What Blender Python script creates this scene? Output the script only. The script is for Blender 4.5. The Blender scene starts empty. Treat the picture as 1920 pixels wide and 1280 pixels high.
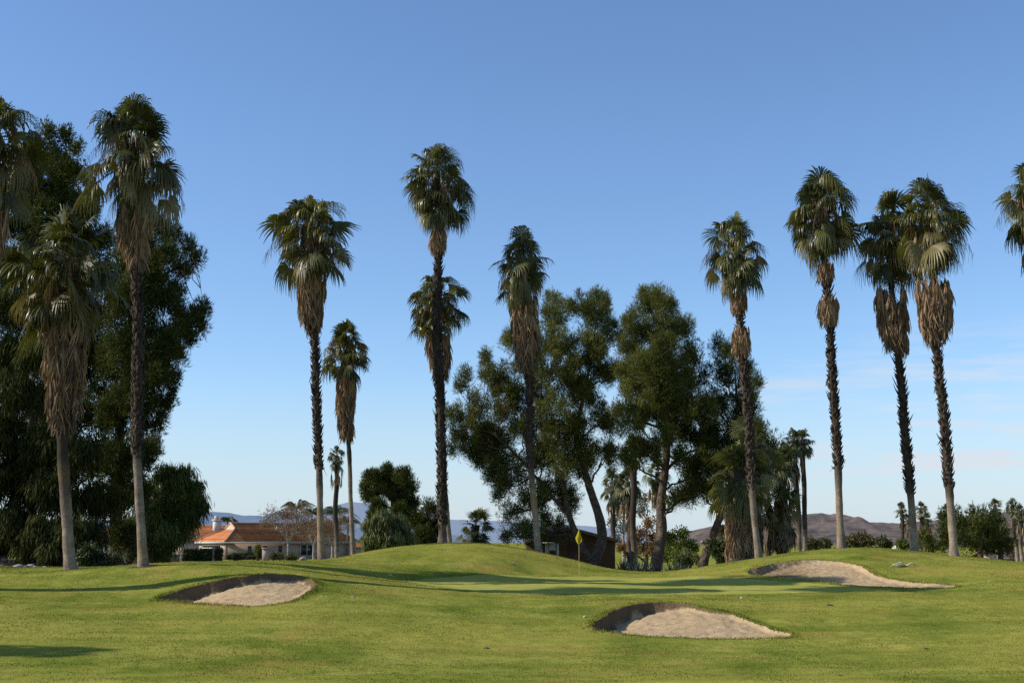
import bpy, math, random
import numpy as np
from mathutils import Vector, noise as mnoise

SC = bpy.context.scene
COL = SC.collection
RNG = np.random.default_rng(11)
F = 2400.0                       # focal length in photograph pixels (1920 wide)
EYE = 1.7
TILT = math.atan((1015 - 640) / F)
CT, ST = math.cos(TILT), math.sin(TILT)


def at(px, py, Y):
    """World point at depth Y seen at photograph pixel (px, py)."""
    xn, yn = (px - 960) / F, (640 - py) / F
    t = Y / (CT - ST * yn)
    return np.array((xn * t, Y, EYE + (ST + CT * yn) * t))


def proj(P):
    P = np.asarray(P, float)
    x, y, z = P[..., 0], P[..., 1], P[..., 2] - EYE
    d = y * CT + z * ST
    v = -y * ST + z * CT
    return 960 + F * x / d, 640 - F * v / d


def mpp(Y):
    return Y / (F * CT)          # metres per photograph pixel at depth Y


# ------------------------------------------------------------------ terrain heights
CP = []                          # control points x, y, z
for px, py, Y in [
    # foreground
    (-250, 1280, 27), (0, 1280, 27), (480, 1282, 27), (960, 1284, 27), (1440, 1282, 27), (1920, 1280, 27), (2200, 1280, 27),
    (0, 1205, 34), (480, 1205, 34.5), (960, 1207, 35.5), (1440, 1206, 36), (1920, 1200, 35),
    (0, 1135, 41.5), (250, 1137, 42.5), (430, 1136, 41.5), (650, 1140, 41), (900, 1135, 43), (1107, 1175, 38.5), (1300, 1196, 37), (1488, 1194, 37.5),
    (1160, 1141, 42.2), (1240, 1130, 43.2), (1360, 1150, 41.5), (1600, 1140, 42.5), (1800, 1140, 42),
    # green
    (760, 1088, 53), (900, 1109, 47.5), (1150, 1111, 47.5), (1400, 1111, 47.3), (1640, 1106, 48), (1000, 1090, 52.5), (1200, 1093, 52.5), (1400, 1093, 52.3), (1086, 1083, 58),
    (1250, 1082, 57.5), (940, 1080, 56), (1000, 1075, 59.5), (1100, 1076, 60),
    # left lawn
    (-150, 1066, 54), (0, 1066, 55), (0, 1090, 48), (120, 1098, 47), (135, 1068, 52.5), (270, 1060, 50.2), (283, 1122, 44.8), (430, 1085, 46), (530, 1077, 47.5), (600, 1092, 46),
    (330, 1055, 54), (430, 1052, 55.5), (520, 1051, 58), (590, 1051, 62), (700, 1085, 51.5), (650, 1060, 56),
    # middle mound
    (650, 1042, 63), (700, 1031, 64.5), (750, 1024, 65), (800, 1019.5, 65.5), (850, 1017.5, 66), (900, 1018.5, 66), (950, 1023, 66), (1000, 1032, 65.5), (1050, 1043, 65), (1100, 1056, 64.5),
    (850, 1045, 60), (950, 1048, 60.5), (750, 1048, 60),
    # saddle
    (1150, 1067, 64), (1190, 1071, 63.5), (1240, 1071.5, 63.5), (1290, 1066, 63.5), (1350, 1057, 63.5),
    # right mound
    (1400, 1048, 63), (1450, 1041, 62.5), (1500, 1033, 62.5), (1550, 1029, 62.5), (1600, 1026, 62), (1650, 1027.5, 61.5), (1700, 1032, 61), (1750, 1039, 60), (1800, 1044.5, 58.5), (1850, 1049, 58.5), (1920, 1056, 58.5), (2000, 1062, 58),
    (1395, 1075, 55), (1480, 1053, 57.5), (1540, 1050, 58), (1620, 1063, 55.5), (1680, 1087, 52), (1790, 1099, 49.5), (1600, 1097, 50.5), (1480, 1086, 53), (1920, 1095, 48.5), (1850, 1075, 53),
]:
    CP.append(at(px, py, Y))
for x, y, z in [
    (5.8, 70, -0.12), (9.2, 70, -0.2), (7.4, 67, 0.0), (-10.2, 68, 0.35), (-40, 72, 0.25), (-25, 72, 0.35), (-15, 74, 0.25), (-9, 76, 0.1), (-2, 78, 0.2), (6, 76, -0.15), (12, 76, -0.3), (18, 76, 0.1), (26, 74, 0.0), (36, 72, -0.2), (50, 70, -0.5),
    (-45, 100, -0.35), (-20, 100, -0.3), (0, 100, -0.3), (20, 100, -0.4), (45, 100, -0.7), (-60, 130, -0.7), (-20, 130, -0.7), (20, 130, -0.7), (60, 130, -0.9),
    (-30, 50, 0.75), (-45, 45, 0.7), (-32, 34, -0.5), (30, 45, -0.2), (42, 50, 0.0), (34, 34, -0.9),
    (-20, 18, -1.05), (0, 18, -1.1), (20, 18, -1.05), (-15, 5, -0.15), (0, 3, 0.0), (15, 5, -0.15), (0, 10, -0.55), (0, -15, 0.1), (-30, -15, 0.2), (30, -15, 0.1),
]:
    CP.append(np.array((x, y, z)))
CP = np.array(CP)


def _tps_fit(P, lam=0.02):
    n = len(P)
    s = 20.0
    Q = P[:, :2] / s
    d2 = ((Q[:, None] - Q[None]) ** 2).sum(2)
    K = 0.5 * d2 * np.log(d2 + 1e-12)
    K += lam * np.eye(n) * 0.05
    A = np.zeros((n + 3, n + 3))
    A[:n, :n] = K
    A[:n, n] = 1
    A[:n, n + 1:] = Q
    A[n:, :n] = A[:n, n:].T
    b = np.zeros(n + 3)
    b[:n] = P[:, 2]
    w = np.linalg.solve(A, b)
    return Q, w, s


TQ, TW, TS = _tps_fit(CP)


def sstep(a, b, x):
    t = np.clip((x - a) / (b - a), 0, 1)
    return t * t * (3 - 2 * t)


def base_h(x, y):
    x = np.asarray(x, float)
    y = np.asarray(y, float)
    shp = np.broadcast(x, y).shape
    x = np.broadcast_to(x, shp).ravel()
    y = np.broadcast_to(y, shp).ravel()
    out = np.empty(x.size)
    for i in range(0, x.size, 60000):
        cx = np.clip(x[i:i + 60000], -48, 52) / TS
        cy = np.clip(y[i:i + 60000], -15, 130) / TS
        d2 = (cx[:, None] - TQ[None, :, 0]) ** 2 + (cy[:, None] - TQ[None, :, 1]) ** 2
        K = 0.5 * d2 * np.log(d2 + 1e-12)
        n = len(TQ)
        out[i:i + 60000] = K @ TW[:n] + TW[n] + TW[n + 1] * cx + TW[n + 2] * cy
    far = sstep(95, 150, y)
    out = out * (1 - far) + (-0.75 - sstep(250, 2500, y) * 4) * far
    return out.reshape(shp)


def vnoise(x, y, seed, scale):
    """cheap smooth value noise, roughly in [-1, 1]"""
    x = np.asarray(x) * scale + seed * 17.3
    y = np.asarray(y) * scale + seed * 9.1
    xi, yi = np.floor(x).astype(np.int64), np.floor(y).astype(np.int64)
    fx, fy = x - xi, y - yi
    fx, fy = fx * fx * (3 - 2 * fx), fy * fy * (3 - 2 * fy)

    def h(a, b):
        n = (a * 374761393 + b * 668265263 + seed * 1442695) & 0x7fffffff
        n = ((n ^ (n >> 13)) * 1274126177) & 0x7fffffff
        n = n ^ (n >> 16)
        return (n & 0xffff) / 32767.5 - 1
    return (h(xi, yi) * (1 - fx) + h(xi + 1, yi) * fx) * (1 - fy) + (h(xi, yi + 1) * (1 - fx) + h(xi + 1, yi + 1) * fx) * fy


def hit(px, py, h=base_h, y0=20, y1=110):
    """first terrain point along the ray through a photograph pixel"""
    Y = np.arange(y0, y1, 0.05)
    xn, yn = (px - 960) / F, (640 - py) / F
    t = Y / (CT - ST * yn)
    X, Z = xn * t, EYE + (ST + CT * yn) * t
    g = h(X, Y) - Z
    k = np.argmax(g > 0) if (g > 0).any() else len(Y) - 1
    return np.array((X[k], Y[k], h(X[k:k + 1], Y[k:k + 1])[0]))


def sdf_poly(px, py, poly):
    """signed distance, positive inside"""
    d = np.full(px.shape, 1e9)
    ins = np.zeros(px.shape, bool)
    n = len(poly)
    for i in range(n):
        a, b = poly[i], poly[(i + 1) % n]
        e = b - a
        wx, wy = px - a[0], py - a[1]
        t = np.clip((wx * e[0] + wy * e[1]) / (e @ e), 0, 1)
        d = np.minimum(d, (wx - t * e[0]) ** 2 + (wy - t * e[1]) ** 2)
        c = (a[1] <= py) != (b[1] <= py)
        xc = a[0] + (py - a[1]) / (b[1] - a[1] + 1e-12) * e[0]
        ins ^= c & (px < xc)
    d = np.sqrt(d)
    return np.where(ins, d, -d)


def smooth_poly(P, k=2):
    P = np.array(P)
    for _ in range(k):
        Q = np.empty((len(P) * 2, 2))
        N = np.roll(P, -1, 0)
        Q[0::2] = P * .75 + N * .25
        Q[1::2] = P * .25 + N * .75
        P = Q
    return P


# bunkers: upper rim (left to right) and lower rim (left to right) in photograph pixels
BUNK = [
    dict(name='left', up=[(283, 1123), (330, 1111), (380, 1097), (430, 1085), (480, 1079), (530, 1078), (570, 1083), (593, 1093)],
         lo=[(330, 1127), (380, 1131), (430, 1134), (480, 1135.5), (535, 1129), (570, 1117), (590, 1104)], dl=.46, dr=.22, soil_shade_end=.95, front=.05, edge=.10),
    dict(name='front', up=[(1107, 1177), (1130, 1158), (1160, 1143), (1200, 1133), (1240, 1131), (1280, 1134), (1320, 1143), (1360, 1150), (1390, 1158), (1420, 1170), (1450, 1181), (1490, 1192)],
         lo=[(1120, 1181), (1150, 1186), (1200, 1191), (1300, 1196), (1400, 1198), (1470, 1196)], dl=.54, dr=.07, soil_shade_end=.62, front=.04, edge=.09),
    dict(name='back', up=[(1393, 1076), (1430, 1062), (1480, 1053.5), (1540, 1050.5), (1590, 1055), (1620, 1065), (1640, 1080), (1680, 1089), (1740, 1095), (1795, 1098)],
         lo=[(1440, 1080), (1500, 1084.5), (1560, 1091), (1600, 1097), (1700, 1102), (1790, 1101)], dl=.26, dr=.10, front=.02, edge=.16),
]
for b in BUNK:
    up = [hit(*p)[:2] for p in b['up']]
    lo = [hit(*p)[:2] for p in b['lo']]
    b['poly'] = smooth_poly(np.array(up + lo[::-1]), 2)
    b['upw'] = np.array(up)
    b['low'] = np.array([up[0]] + lo + [up[-1]])
    b['box'] = (b['poly'].min(0) - .6, b['poly'].max(0) + .6)

GREEN_PX = [(748, 1089), (800, 1083.5), (940, 1077), (1100, 1077.5), (1250, 1081), (1400, 1086), (1520, 1092), (1620, 1100), (1640, 1105), (1500, 1111), (1300, 1113.5), (1100, 1113), (930, 1110), (850, 1104)]
GREEN = smooth_poly(np.array([hit(px, py)[:2] for px, py in GREEN_PX]), 2)


def bunker_fields(x, y):
    """height change and signed distance for each bunker"""
    dz = np.zeros(x.shape)
    sds = []
    for k, b in enumerate(BUNK):
        sd = np.full(x.shape, -9.0)
        (x0, y0), (x1, y1) = b['box']
        m = (x > x0) & (x < x1) & (y > y0) & (y < y1)
        if m.any():
            xs, ys = x[m], y[m]
            s = sdf_poly(xs, ys, b['poly'])
            s = s + .07 * vnoise(xs, ys, 3 + k, 2.3) + .035 * vnoise(xs, ys, 9 + k, 6.1)
            yu = np.interp(xs, np.sort(b['upw'][:, 0]), b['upw'][np.argsort(b['upw'][:, 0]), 1])
            yl = np.interp(xs, np.sort(b['low'][:, 0]), b['low'][np.argsort(b['low'][:, 0]), 1])
            t = np.clip((ys - yl) / np.maximum(yu - yl, .25), 0, 1)
            u = np.clip((xs - x0 - .6) / (x1 - x0 - 1.2), 0, 1)
            D = (b['dl'] + (b['dr'] - b['dl']) * sstep(.05, .75, u)) * (1 + .06 * vnoise(xs, ys, 61 + k, .9) + .05 * vnoise(xs, ys, 63 + k, 2.6))
            w = sstep(.0, 1., s / (b['edge'] * (1.4 + .6 * vnoise(xs, ys, 66 + k, 2.7))))
            floor = b['front'] + (D - b['front']) * t ** .7
            ro = .022 * vnoise(xs, ys, 21 + k, 3.5) + .020 * vnoise(xs, ys, 22 + k, 9.) + .008 * vnoise(xs, ys, 25 + k, 21.)
            lip = .05 * np.exp(-((s + .12) / .16) ** 2) * (t ** .5)
            dz[m] += -floor * w + ro * w + lip
            sd[m] = s
        sds.append(sd)
    return dz, sds


def ground_h(x, y):
    x = np.asarray(x, float)
    y = np.asarray(y, float)
    z = base_h(x, y)
    dz, _ = bunker_fields(x, y)
    return z + dz


def gz(x, y):
    return float(ground_h(np.array([x]), np.array([y]))[0])


# ------------------------------------------------------------------ mesh building
class MB:
    def __init__(self):
        self.v, self.q, self.t, self.tone, self.qm, self.tm = [], [], [], [], [], []
        self.n = 0

    def add(self, verts, quads=None, tris=None, tone=0.5, mi=0):
        verts = np.asarray(verts, float).reshape(-1, 3)
        self.v.append(verts)
        self.tone.append(np.broadcast_to(np.asarray(tone, float), (len(verts),)).copy())
        if quads is not None and len(quads):
            q = np.asarray(quads, np.int64).reshape(-1, 4) + self.n
            self.q.append(q)
            self.qm.append(np.full(len(q), mi))
        if tris is not None and len(tris):
            t = np.asarray(tris, np.int64).reshape(-1, 3) + self.n
            self.t.append(t)
            self.tm.append(np.full(len(t), mi))
        self.n += len(verts)
        return self

    def box(self, c, size, ax=None, ay=None, tone=.5, mi=0):
        """box centred at c; ax, ay are horizontal unit axes"""
        ax = np.array((1., 0, 0)) if ax is None else np.asarray(ax, float)
        ay = np.array((-ax[1], ax[0], 0)) if ay is None else np.asarray(ay, float)
        az = np.array((0, 0, 1.))
        h = np.asarray(size, float) / 2
        c = np.asarray(c, float)
        P = [c + sx * h[0] * ax + sy * h[1] * ay + sz * h[2] * az for sz in (-1, 1) for sy in (-1, 1) for sx in (-1, 1)]
        return self.add(P, [(0, 2, 3, 1), (4, 5, 7, 6), (0, 1, 5, 4), (1, 3, 7, 5), (3, 2, 6, 7), (2, 0, 4, 6)], tone=tone, mi=mi)

    def tube(self, pts, rad, n=8, tone=.5, cap=True, mi=0, rough=0.0, rng=None):
        pts = np.asarray(pts, float)
        rad = np.broadcast_to(np.asarray(rad, float), (len(pts),))
        tang = np.gradient(pts, axis=0)
        tang /= np.linalg.norm(tang, axis=1)[:, None] + 1e-9
        ref = np.array((0.31, 0.95, 0.05)) if abs(tang[:, 1]).mean() < .8 else np.array((1., .1, .2))
        u = np.cross(tang, ref)
        u /= np.linalg.norm(u, axis=1)[:, None] + 1e-9
        w = np.cross(tang, u)
        a = np.arange(n) / n * 2 * math.pi
        rr = rad[:, None] * np.ones(n)[None]
        if rough and rng is not None:
            rr = rr * (1 + rough * rng.standard_normal(rr.shape))
        V = pts[:, None] + rr[..., None] * (np.cos(a)[None, :, None] * u[:, None] + np.sin(a)[None, :, None] * w[:, None])
        m = len(pts)
        i = np.arange(m - 1)[:, None] * n
        j = np.arange(n)[None]
        k = (j + 1) % n
        Q = np.stack([i + j, i + k, i + n + k, i + n + j], -1).reshape(-1, 4)
        tn = np.repeat(np.broadcast_to(np.asarray(tone, float), (m,)), n)
        self.add(V.reshape(-1, 3), Q, tone=tn, mi=mi)
        if cap:
            b = self.n - n
            self.v.append(pts[-1:][:])
            self.tone.append(tn[-1:])
            self.n += 1
            self.t.append(np.stack([b + np.arange(n), b + (np.arange(n) + 1) % n, np.full(n, self.n - 1)], -1))
            self.tm.append(np.full(n, mi))
        return self

    def build(self, name, mats, parent=None, loc=None, smooth=False):
        V = np.concatenate(self.v)
        off = np.zeros(3)
        if parent is not None:
            off = ROOT[parent.name]
        elif loc is not None:
            off = np.asarray(loc, float)
        V = V - off
        q = np.concatenate(self.q) if self.q else np.zeros((0, 4), np.int64)
        t = np.concatenate(self.t) if self.t else np.zeros((0, 3), np.int64)
        me = bpy.data.meshes.new(name)
        me.vertices.add(len(V))
        me.vertices.foreach_set('co', V.astype(np.float32).ravel())
        me.loops.add(q.size + t.size)
        me.loops.foreach_set('vertex_index', np.concatenate([q.ravel(), t.ravel()]).astype(np.int32))
        me.polygons.add(len(q) + len(t))
        st = np.concatenate([np.arange(len(q)) * 4, q.size + np.arange(len(t)) * 3]).astype(np.int32)
        me.polygons.foreach_set('loop_start', st)
        mi = np.concatenate((self.qm or [np.zeros(0, int)]) + (self.tm or [np.zeros(0, int)]))
        mats = mats if isinstance(mats, (list, tuple)) else [mats]
        for m in mats:
            me.materials.append(m)
        if len(mats) > 1:
            me.polygons.foreach_set('material_index', mi.astype(np.int32))
        if smooth:
            me.polygons.foreach_set('use_smooth', np.ones(len(q) + len(t), bool))
        at_ = me.attributes.new('tone', 'FLOAT', 'POINT')
        at_.data.foreach_set('value', np.concatenate(self.tone).astype(np.float32))
        me.update(calc_edges=True)
        me.validate()
        o = bpy.data.objects.new(name, me)
        COL.objects.link(o)
        if parent is not None:
            o.parent = parent
        elif loc is not None:
            o.location = off
        ROOT[o.name] = off
        return o


ROOT = {}


def thing(name, loc, label, cat, group=None):
    o = bpy.data.objects.new(name, None)
    o.empty_display_size = .3
    COL.objects.link(o)
    o.location = loc
    ROOT[o.name] = np.asarray(loc, float)
    return tag(o, label, cat, group)


def tag(o, label, cat, group=None):
    o['label'] = label
    o['category'] = cat
    if group:
        o['group'] = group
    return o


def struct(o):
    o['kind'] = 'structure'
    return o


# ------------------------------------------------------------------ materials
def mat(name):
    m = bpy.data.materials.new(name)
    m.use_nodes = True
    nt = m.node_tree
    for n in list(nt.nodes):
        nt.nodes.remove(n)
    out = nt.nodes.new('ShaderNodeOutputMaterial')
    return m, nt, out


def nd(nt, t, **kw):
    n = nt.nodes.new(t)
    for k, v in kw.items():
        if k.startswith('i_'):
            n.inputs[k[2:].replace('_', ' ')].default_value = v
        elif k.startswith('n'):
            n.inputs[int(k[1:])].default_value = v
        else:
            setattr(n, k, v)
    return n


def ramp(nt, fac, stops):
    r = nt.nodes.new('ShaderNodeValToRGB')
    e = r.color_ramp.elements
    while len(e) < len(stops):
        e.new(0.5)
    for k, (p, c) in enumerate(stops):
        e[k].position = p
        e[k].color = (*c, 1)
    nt.links.new(fac, r.inputs[0])
    return r.outputs[0]


def noise(nt, vec, scale, detail=3, rough=.55, out='Fac'):
    n = nd(nt, 'ShaderNodeTexNoise')
    n.inputs['Scale'].default_value = scale
    n.inputs['Detail'].default_value = detail
    n.inputs['Roughness'].default_value = rough
    nt.links.new(vec, n.inputs['Vector'])
    return n.outputs[out]


def pos(nt, obj=False):
    if obj:
        return nd(nt, 'ShaderNodeTexCoord').outputs['Object']
    return nd(nt, 'ShaderNodeNewGeometry').outputs['Position']


def mixc(nt, fac, a, b, mode='MIX'):
    m = nd(nt, 'ShaderNodeMix', data_type='RGBA', blend_type=mode)
    for s, v in ((0, fac), (6, a), (7, b)):
        if isinstance(v, (int, float)):
            m.inputs[s].default_value = v
        elif isinstance(v, tuple):
            m.inputs[s].default_value = (*v, 1)
        else:
            nt.links.new(v, m.inputs[s])
    return m.outputs[2]


def math_(nt, op, a, b=0.0, c=None):
    m = nd(nt, 'ShaderNodeMath', operation=op)
    for s, v in enumerate((a, b) if c is None else (a, b, c)):
        if isinstance(v, (int, float)):
            m.inputs[s].default_value = v
        else:
            nt.links.new(v, m.inputs[s])
    return m.outputs[0]


def mapr(nt, v, a, b, c=0.0, d=1.0):
    m = nd(nt, 'ShaderNodeMapRange')
    nt.links.new(v, m.inputs[0])
    for k, x in enumerate((a, b, c, d)):
        m.inputs[k + 1].default_value = x
    return m.outputs[0]


def tone_attr(nt):
    return nd(nt, 'ShaderNodeAttribute', attribute_name='tone').outputs['Fac']


def principled(nt, out, color, rough=.8, spec=.3, bump=None, bstr=.3, bdist=.05):
    p = nd(nt, 'ShaderNodeBsdfPrincipled')
    if isinstance(color, tuple):
        p.inputs['Base Color'].default_value = (*color, 1)
    else:
        nt.links.new(color, p.inputs['Base Color'])
    p.inputs['Roughness'].default_value = rough
    p.inputs['Specular IOR Level'].default_value = spec
    if bump is not None:
        b = nd(nt, 'ShaderNodeBump')
        b.inputs['Strength'].default_value = bstr
        b.inputs['Distance'].default_value = bdist
        nt.links.new(bump, b.inputs['Height'])
        nt.links.new(b.outputs[0], p.inputs['Normal'])
    nt.links.new(p.outputs[0], out.inputs[0])
    return p


def leaf_mat(name, dark, light, rough=.5, spec=.4, trans=.25, jit=.35):
    m, nt, out = mat(name)
    t = tone_attr(nt)
    c = ramp(nt, t, [(0.0, dark), (1.0, light)])
    n = noise(nt, pos(nt), 2.3, 2)
    c = mixc(nt, math_(nt, 'MULTIPLY', n, jit), c, tuple(x * .45 for x in dark))
    p = nd(nt, 'ShaderNodeBsdfPrincipled')
    nt.links.new(c, p.inputs['Base Color'])
    p.inputs['Roughness'].default_value = rough
    p.inputs['Specular IOR Level'].default_value = spec
    tr = nd(nt, 'ShaderNodeBsdfTranslucent')
    nt.links.new(mixc(nt, 1.0, c, (1.0, 1.05, .55), 'MULTIPLY'), tr.inputs[0])
    mx = nd(nt, 'ShaderNodeMixShader')
    mx.inputs[0].default_value = trans
    nt.links.new(p.outputs[0], mx.inputs[1])
    nt.links.new(tr.outputs[0], mx.inputs[2])
    nt.links.new(mx.outputs[0], out.inputs[0])
    return m


def plain_mat(name, c0, c1, scale=3., rough=.85, spec=.25, bstr=.3, bscale=12., bdist=.03, detail=4):
    m, nt, out = mat(name)
    P = pos(nt)
    n = noise(nt, P, scale, detail)
    c = ramp(nt, n, [(.3, c0), (.7, c1)])
    t = tone_attr(nt)
    c = mixc(nt, 1.0, c, ramp(nt, t, [(0., (.45, .45, .45)), (.5, (.9, .9, .9)), (1., (1.3, 1.3, 1.3))]), 'MULTIPLY')
    principled(nt, out, c, rough, spec, noise(nt, P, bscale, 3), bstr, bdist)
    return m


# ------------------------------------------------------------------ lawn and sand materials
def lawn_material(name, short=False):
    m, nt, out = mat(name)
    P = pos(nt)
    big = noise(nt, P, .10, 3)
    med = noise(nt, P, .42, 6, .68)
    sm = noise(nt, P, 2.2, 4, .65)
    fine = noise(nt, P, 19., 3, .7)
    if short:
        c = ramp(nt, med, [(.3, (.290, .288, .058)), (.65, (.375, .355, .090))])
        c = mixc(nt, mapr(nt, sm, .3, .8, 0, .35), c, (.215, .225, .036))
        c = mixc(nt, 1.0, c, ramp(nt, fine, [(.3, (.9, .9, .9)), (.7, (1.1, 1.1, 1.1))]), 'MULTIPLY')
        principled(nt, out, c, .95, .0, fine, .12, .01)
        return m
    c = ramp(nt, med, [(.34, (.124, .158, .024)), (.5, (.200, .218, .037)), (.66, (.306, .290, .063))])
    c = mixc(nt, mapr(nt, big, .44, .60, 0, .65), c, (.320, .292, .060))
    c = mixc(nt, mapr(nt, sm, .46, .66, 0, .40), c, (.105, .136, .018))
    mb_ = nd(nt, 'ShaderNodeMapping')
    mb_.inputs['Scale'].default_value = (.03, .75, 0)
    mb_.inputs['Rotation'].default_value = (0, 0, .06)
    nt.links.new(P, mb_.inputs['Vector'])
    band = noise(nt, mb_.outputs[0], 1.0, 3, .6)
    c = mixc(nt, 1.0, c, ramp(nt, band, [(.35, (.86, .90, .84)), (.65, (1.13, 1.09, 1.12))]), 'MULTIPLY')
    # worn, straw coloured patches
    worn = math_(nt, 'MULTIPLY', mapr(nt, noise(nt, P, .27, 5, .7), .535, .66), mapr(nt, sm, .35, .6, .35, 1))
    c = mixc(nt, math_(nt, 'MULTIPLY', worn, .6), c, (.37, .255, .07))
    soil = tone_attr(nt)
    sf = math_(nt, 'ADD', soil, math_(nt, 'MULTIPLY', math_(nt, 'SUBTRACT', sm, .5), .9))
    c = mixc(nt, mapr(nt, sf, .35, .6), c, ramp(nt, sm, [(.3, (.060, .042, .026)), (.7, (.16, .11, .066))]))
    c = mixc(nt, 1.0, c, ramp(nt, fine, [(.25, (.80, .80, .80)), (.75, (1.20, 1.20, 1.20))]), 'MULTIPLY')
    h = math_(nt, 'ADD', fine, math_(nt, 'MULTIPLY', noise(nt, P, 55., 2), .6))
    principled(nt, out, c, .95, .0, h, .55, .03)
    return m


def sand_material():
    m, nt, out = mat('bunker_sand')
    P = pos(nt)
    n = noise(nt, P, 1.3, 4, .6)
    f = noise(nt, P, 28., 3, .7)
    md = noise(nt, P, 6., 4, .65)
    c = ramp(nt, n, [(.3, (.40, .282, .155)), (.7, (.52, .380, .218))])
    c = mixc(nt, mapr(nt, md, .5, .8, 0, .35), c, (.29, .205, .118))
    c = mixc(nt, 1.0, c, ramp(nt, f, [(.25, (.86, .86, .86)), (.75, (1.12, 1.12, 1.12))]), 'MULTIPLY')
    soil = tone_attr(nt)  # soil on the walls, plus shade under lip and palm crown, as colour
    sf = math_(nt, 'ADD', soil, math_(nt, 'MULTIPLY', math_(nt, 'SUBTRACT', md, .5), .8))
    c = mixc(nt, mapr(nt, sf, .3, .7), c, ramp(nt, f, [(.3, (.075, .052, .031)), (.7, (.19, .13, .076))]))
    h = math_(nt, 'ADD', math_(nt, 'MULTIPLY', md, 4.), f)
    principled(nt, out, c, .95, .0, h, .38, .045)
    return m


M = {}
M['lawn'] = lawn_material('rough_lawn_grass')
M['green'] = lawn_material('putting_green_grass', True)
M['sand'] = sand_material()
M['palm_leaf'] = leaf_mat('fan_palm_leaf', (.036, .044, .008), (.215, .200, .046), .36, .36, .22, .5)
M['palm_bright'] = leaf_mat('sunlit_palm_leaf', (.060, .070, .018), (.27, .26, .085), .42, .3, .3, .4)  # lighter copy of the fan palm leaf, sunlight put into its colour
M['palm_old'] = leaf_mat('yellowing_palm_leaf', (.12, .10, .035), (.30, .24, .09), .5, .4, .2)
M['palm_far'] = leaf_mat('distant_palm_leaf', (.045, .055, .020), (.175, .175, .060), .5, .4, .2)
M['palm_dead'] = leaf_mat('dead_palm_leaf', (.125, .086, .058), (.46, .29, .155), .7, .25, .12)
M['stalk'] = leaf_mat('palm_flower_stalk', (.16, .09, .05), (.34, .20, .11), .7, .2, .05)
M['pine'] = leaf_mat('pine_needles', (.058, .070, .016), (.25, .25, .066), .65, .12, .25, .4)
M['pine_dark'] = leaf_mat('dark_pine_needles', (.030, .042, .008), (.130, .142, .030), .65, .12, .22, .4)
M['conifer'] = leaf_mat('dark_conifer_leaf', (.022, .030, .008), (.105, .105, .026), .7, .06, .2, .4)  # one even dark green for the bushy conifer
M['pepper'] = leaf_mat('pepper_tree_leaf', (.060, .085, .018), (.21, .24, .055), .65, .12, .3)
M['pepper_pale'] = leaf_mat('pale_pepper_leaf', (.085, .105, .038), (.23, .245, .090), .65, .15, .25)
M['orange_leaf'] = leaf_mat('autumn_leaf', (.12, .065, .025), (.30, .15, .045), .7, .2, .2)
M['brown_leaf'] = leaf_mat('dry_brown_leaf', (.16, .085, .045), (.33, .20, .115), .7, .2, .2)
M['grey_leaf'] = leaf_mat('grey_green_leaf', (.11, .12, .085), (.30, .28, .20), .7, .25, .2)
M['bush'] = leaf_mat('shrub_leaf', (.030, .048, .014), (.115, .130, .035), .6, .3, .2)
M['bush_dry'] = leaf_mat('dry_shrub_leaf', (.085, .070, .025), (.21, .17, .065), .6, .3, .2)
M['agave'] = leaf_mat('agave_blade', (.035, .055, .045), (.12, .15, .115), .5, .4, .05)
M['feather'] = leaf_mat('feather_palm_leaf', (.045, .062, .030), (.140, .155, .075), .5, .4, .22)
M['bark'] = plain_mat('pine_bark', (.070, .052, .038), (.215, .155, .112), 5., .95, .1, 1., 9., .12)
M['bark_cut'] = plain_mat('cut_wood', (.34, .25, .17), (.45, .35, .25), 5., .9, .1)
M['pale_bark'] = plain_mat('pale_bark', (.22, .19, .155), (.40, .36, .31), 2.5, .9, .1, .5)
M['boots'] = plain_mat('old_leaf_bases', (.026, .020, .016), (.115, .088, .066), 4., .95, .1, .5)


def palm_trunk_mat():
    m, nt, out = mat('palm_trunk_bark')
    P = pos(nt)
    n = noise(nt, P, 1.6, 5, .7)
    c = ramp(nt, n, [(.25, (.10, .075, .054)), (.5, (.26, .203, .148)), (.75, (.43, .35, .265))])
    mp = nd(nt, 'ShaderNodeMapping')
    mp.inputs['Scale'].default_value = (1, 1, 9)
    nt.links.new(P, mp.inputs['Vector'])
    rings = noise(nt, mp.outputs[0], 1.1, 4, .6)
    c = mixc(nt, mapr(nt, rings, .5, .68, 0, .28), c, (.13, .105, .08))
    rust = mapr(nt, noise(nt, P, .55, 4, .65), .55, .68, 0, .65)
    c = mixc(nt, rust, c, (.34, .20, .065))
    t = tone_attr(nt)          # tone 0 = dark upper trunk, 1 = bare lower trunk
    c = mixc(nt, t, (.038, .029, .022), c)
    fv = noise(nt, P, 14., 4, .7)
    c = mixc(nt, 1.0, c, ramp(nt, fv, [(.25, (.62, .62, .62)), (.75, (1.3, 1.3, 1.3))]), 'MULTIPLY')
    h = math_(nt, 'ADD', math_(nt, 'MULTIPLY', rings, .5), fv)
    principled(nt, out, c, .92, .10, h, .6, .04)
    return m


M['trunk'] = palm_trunk_mat()


def nrm(v):
    return v / (np.linalg.norm(v) + 1e-9)


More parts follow.
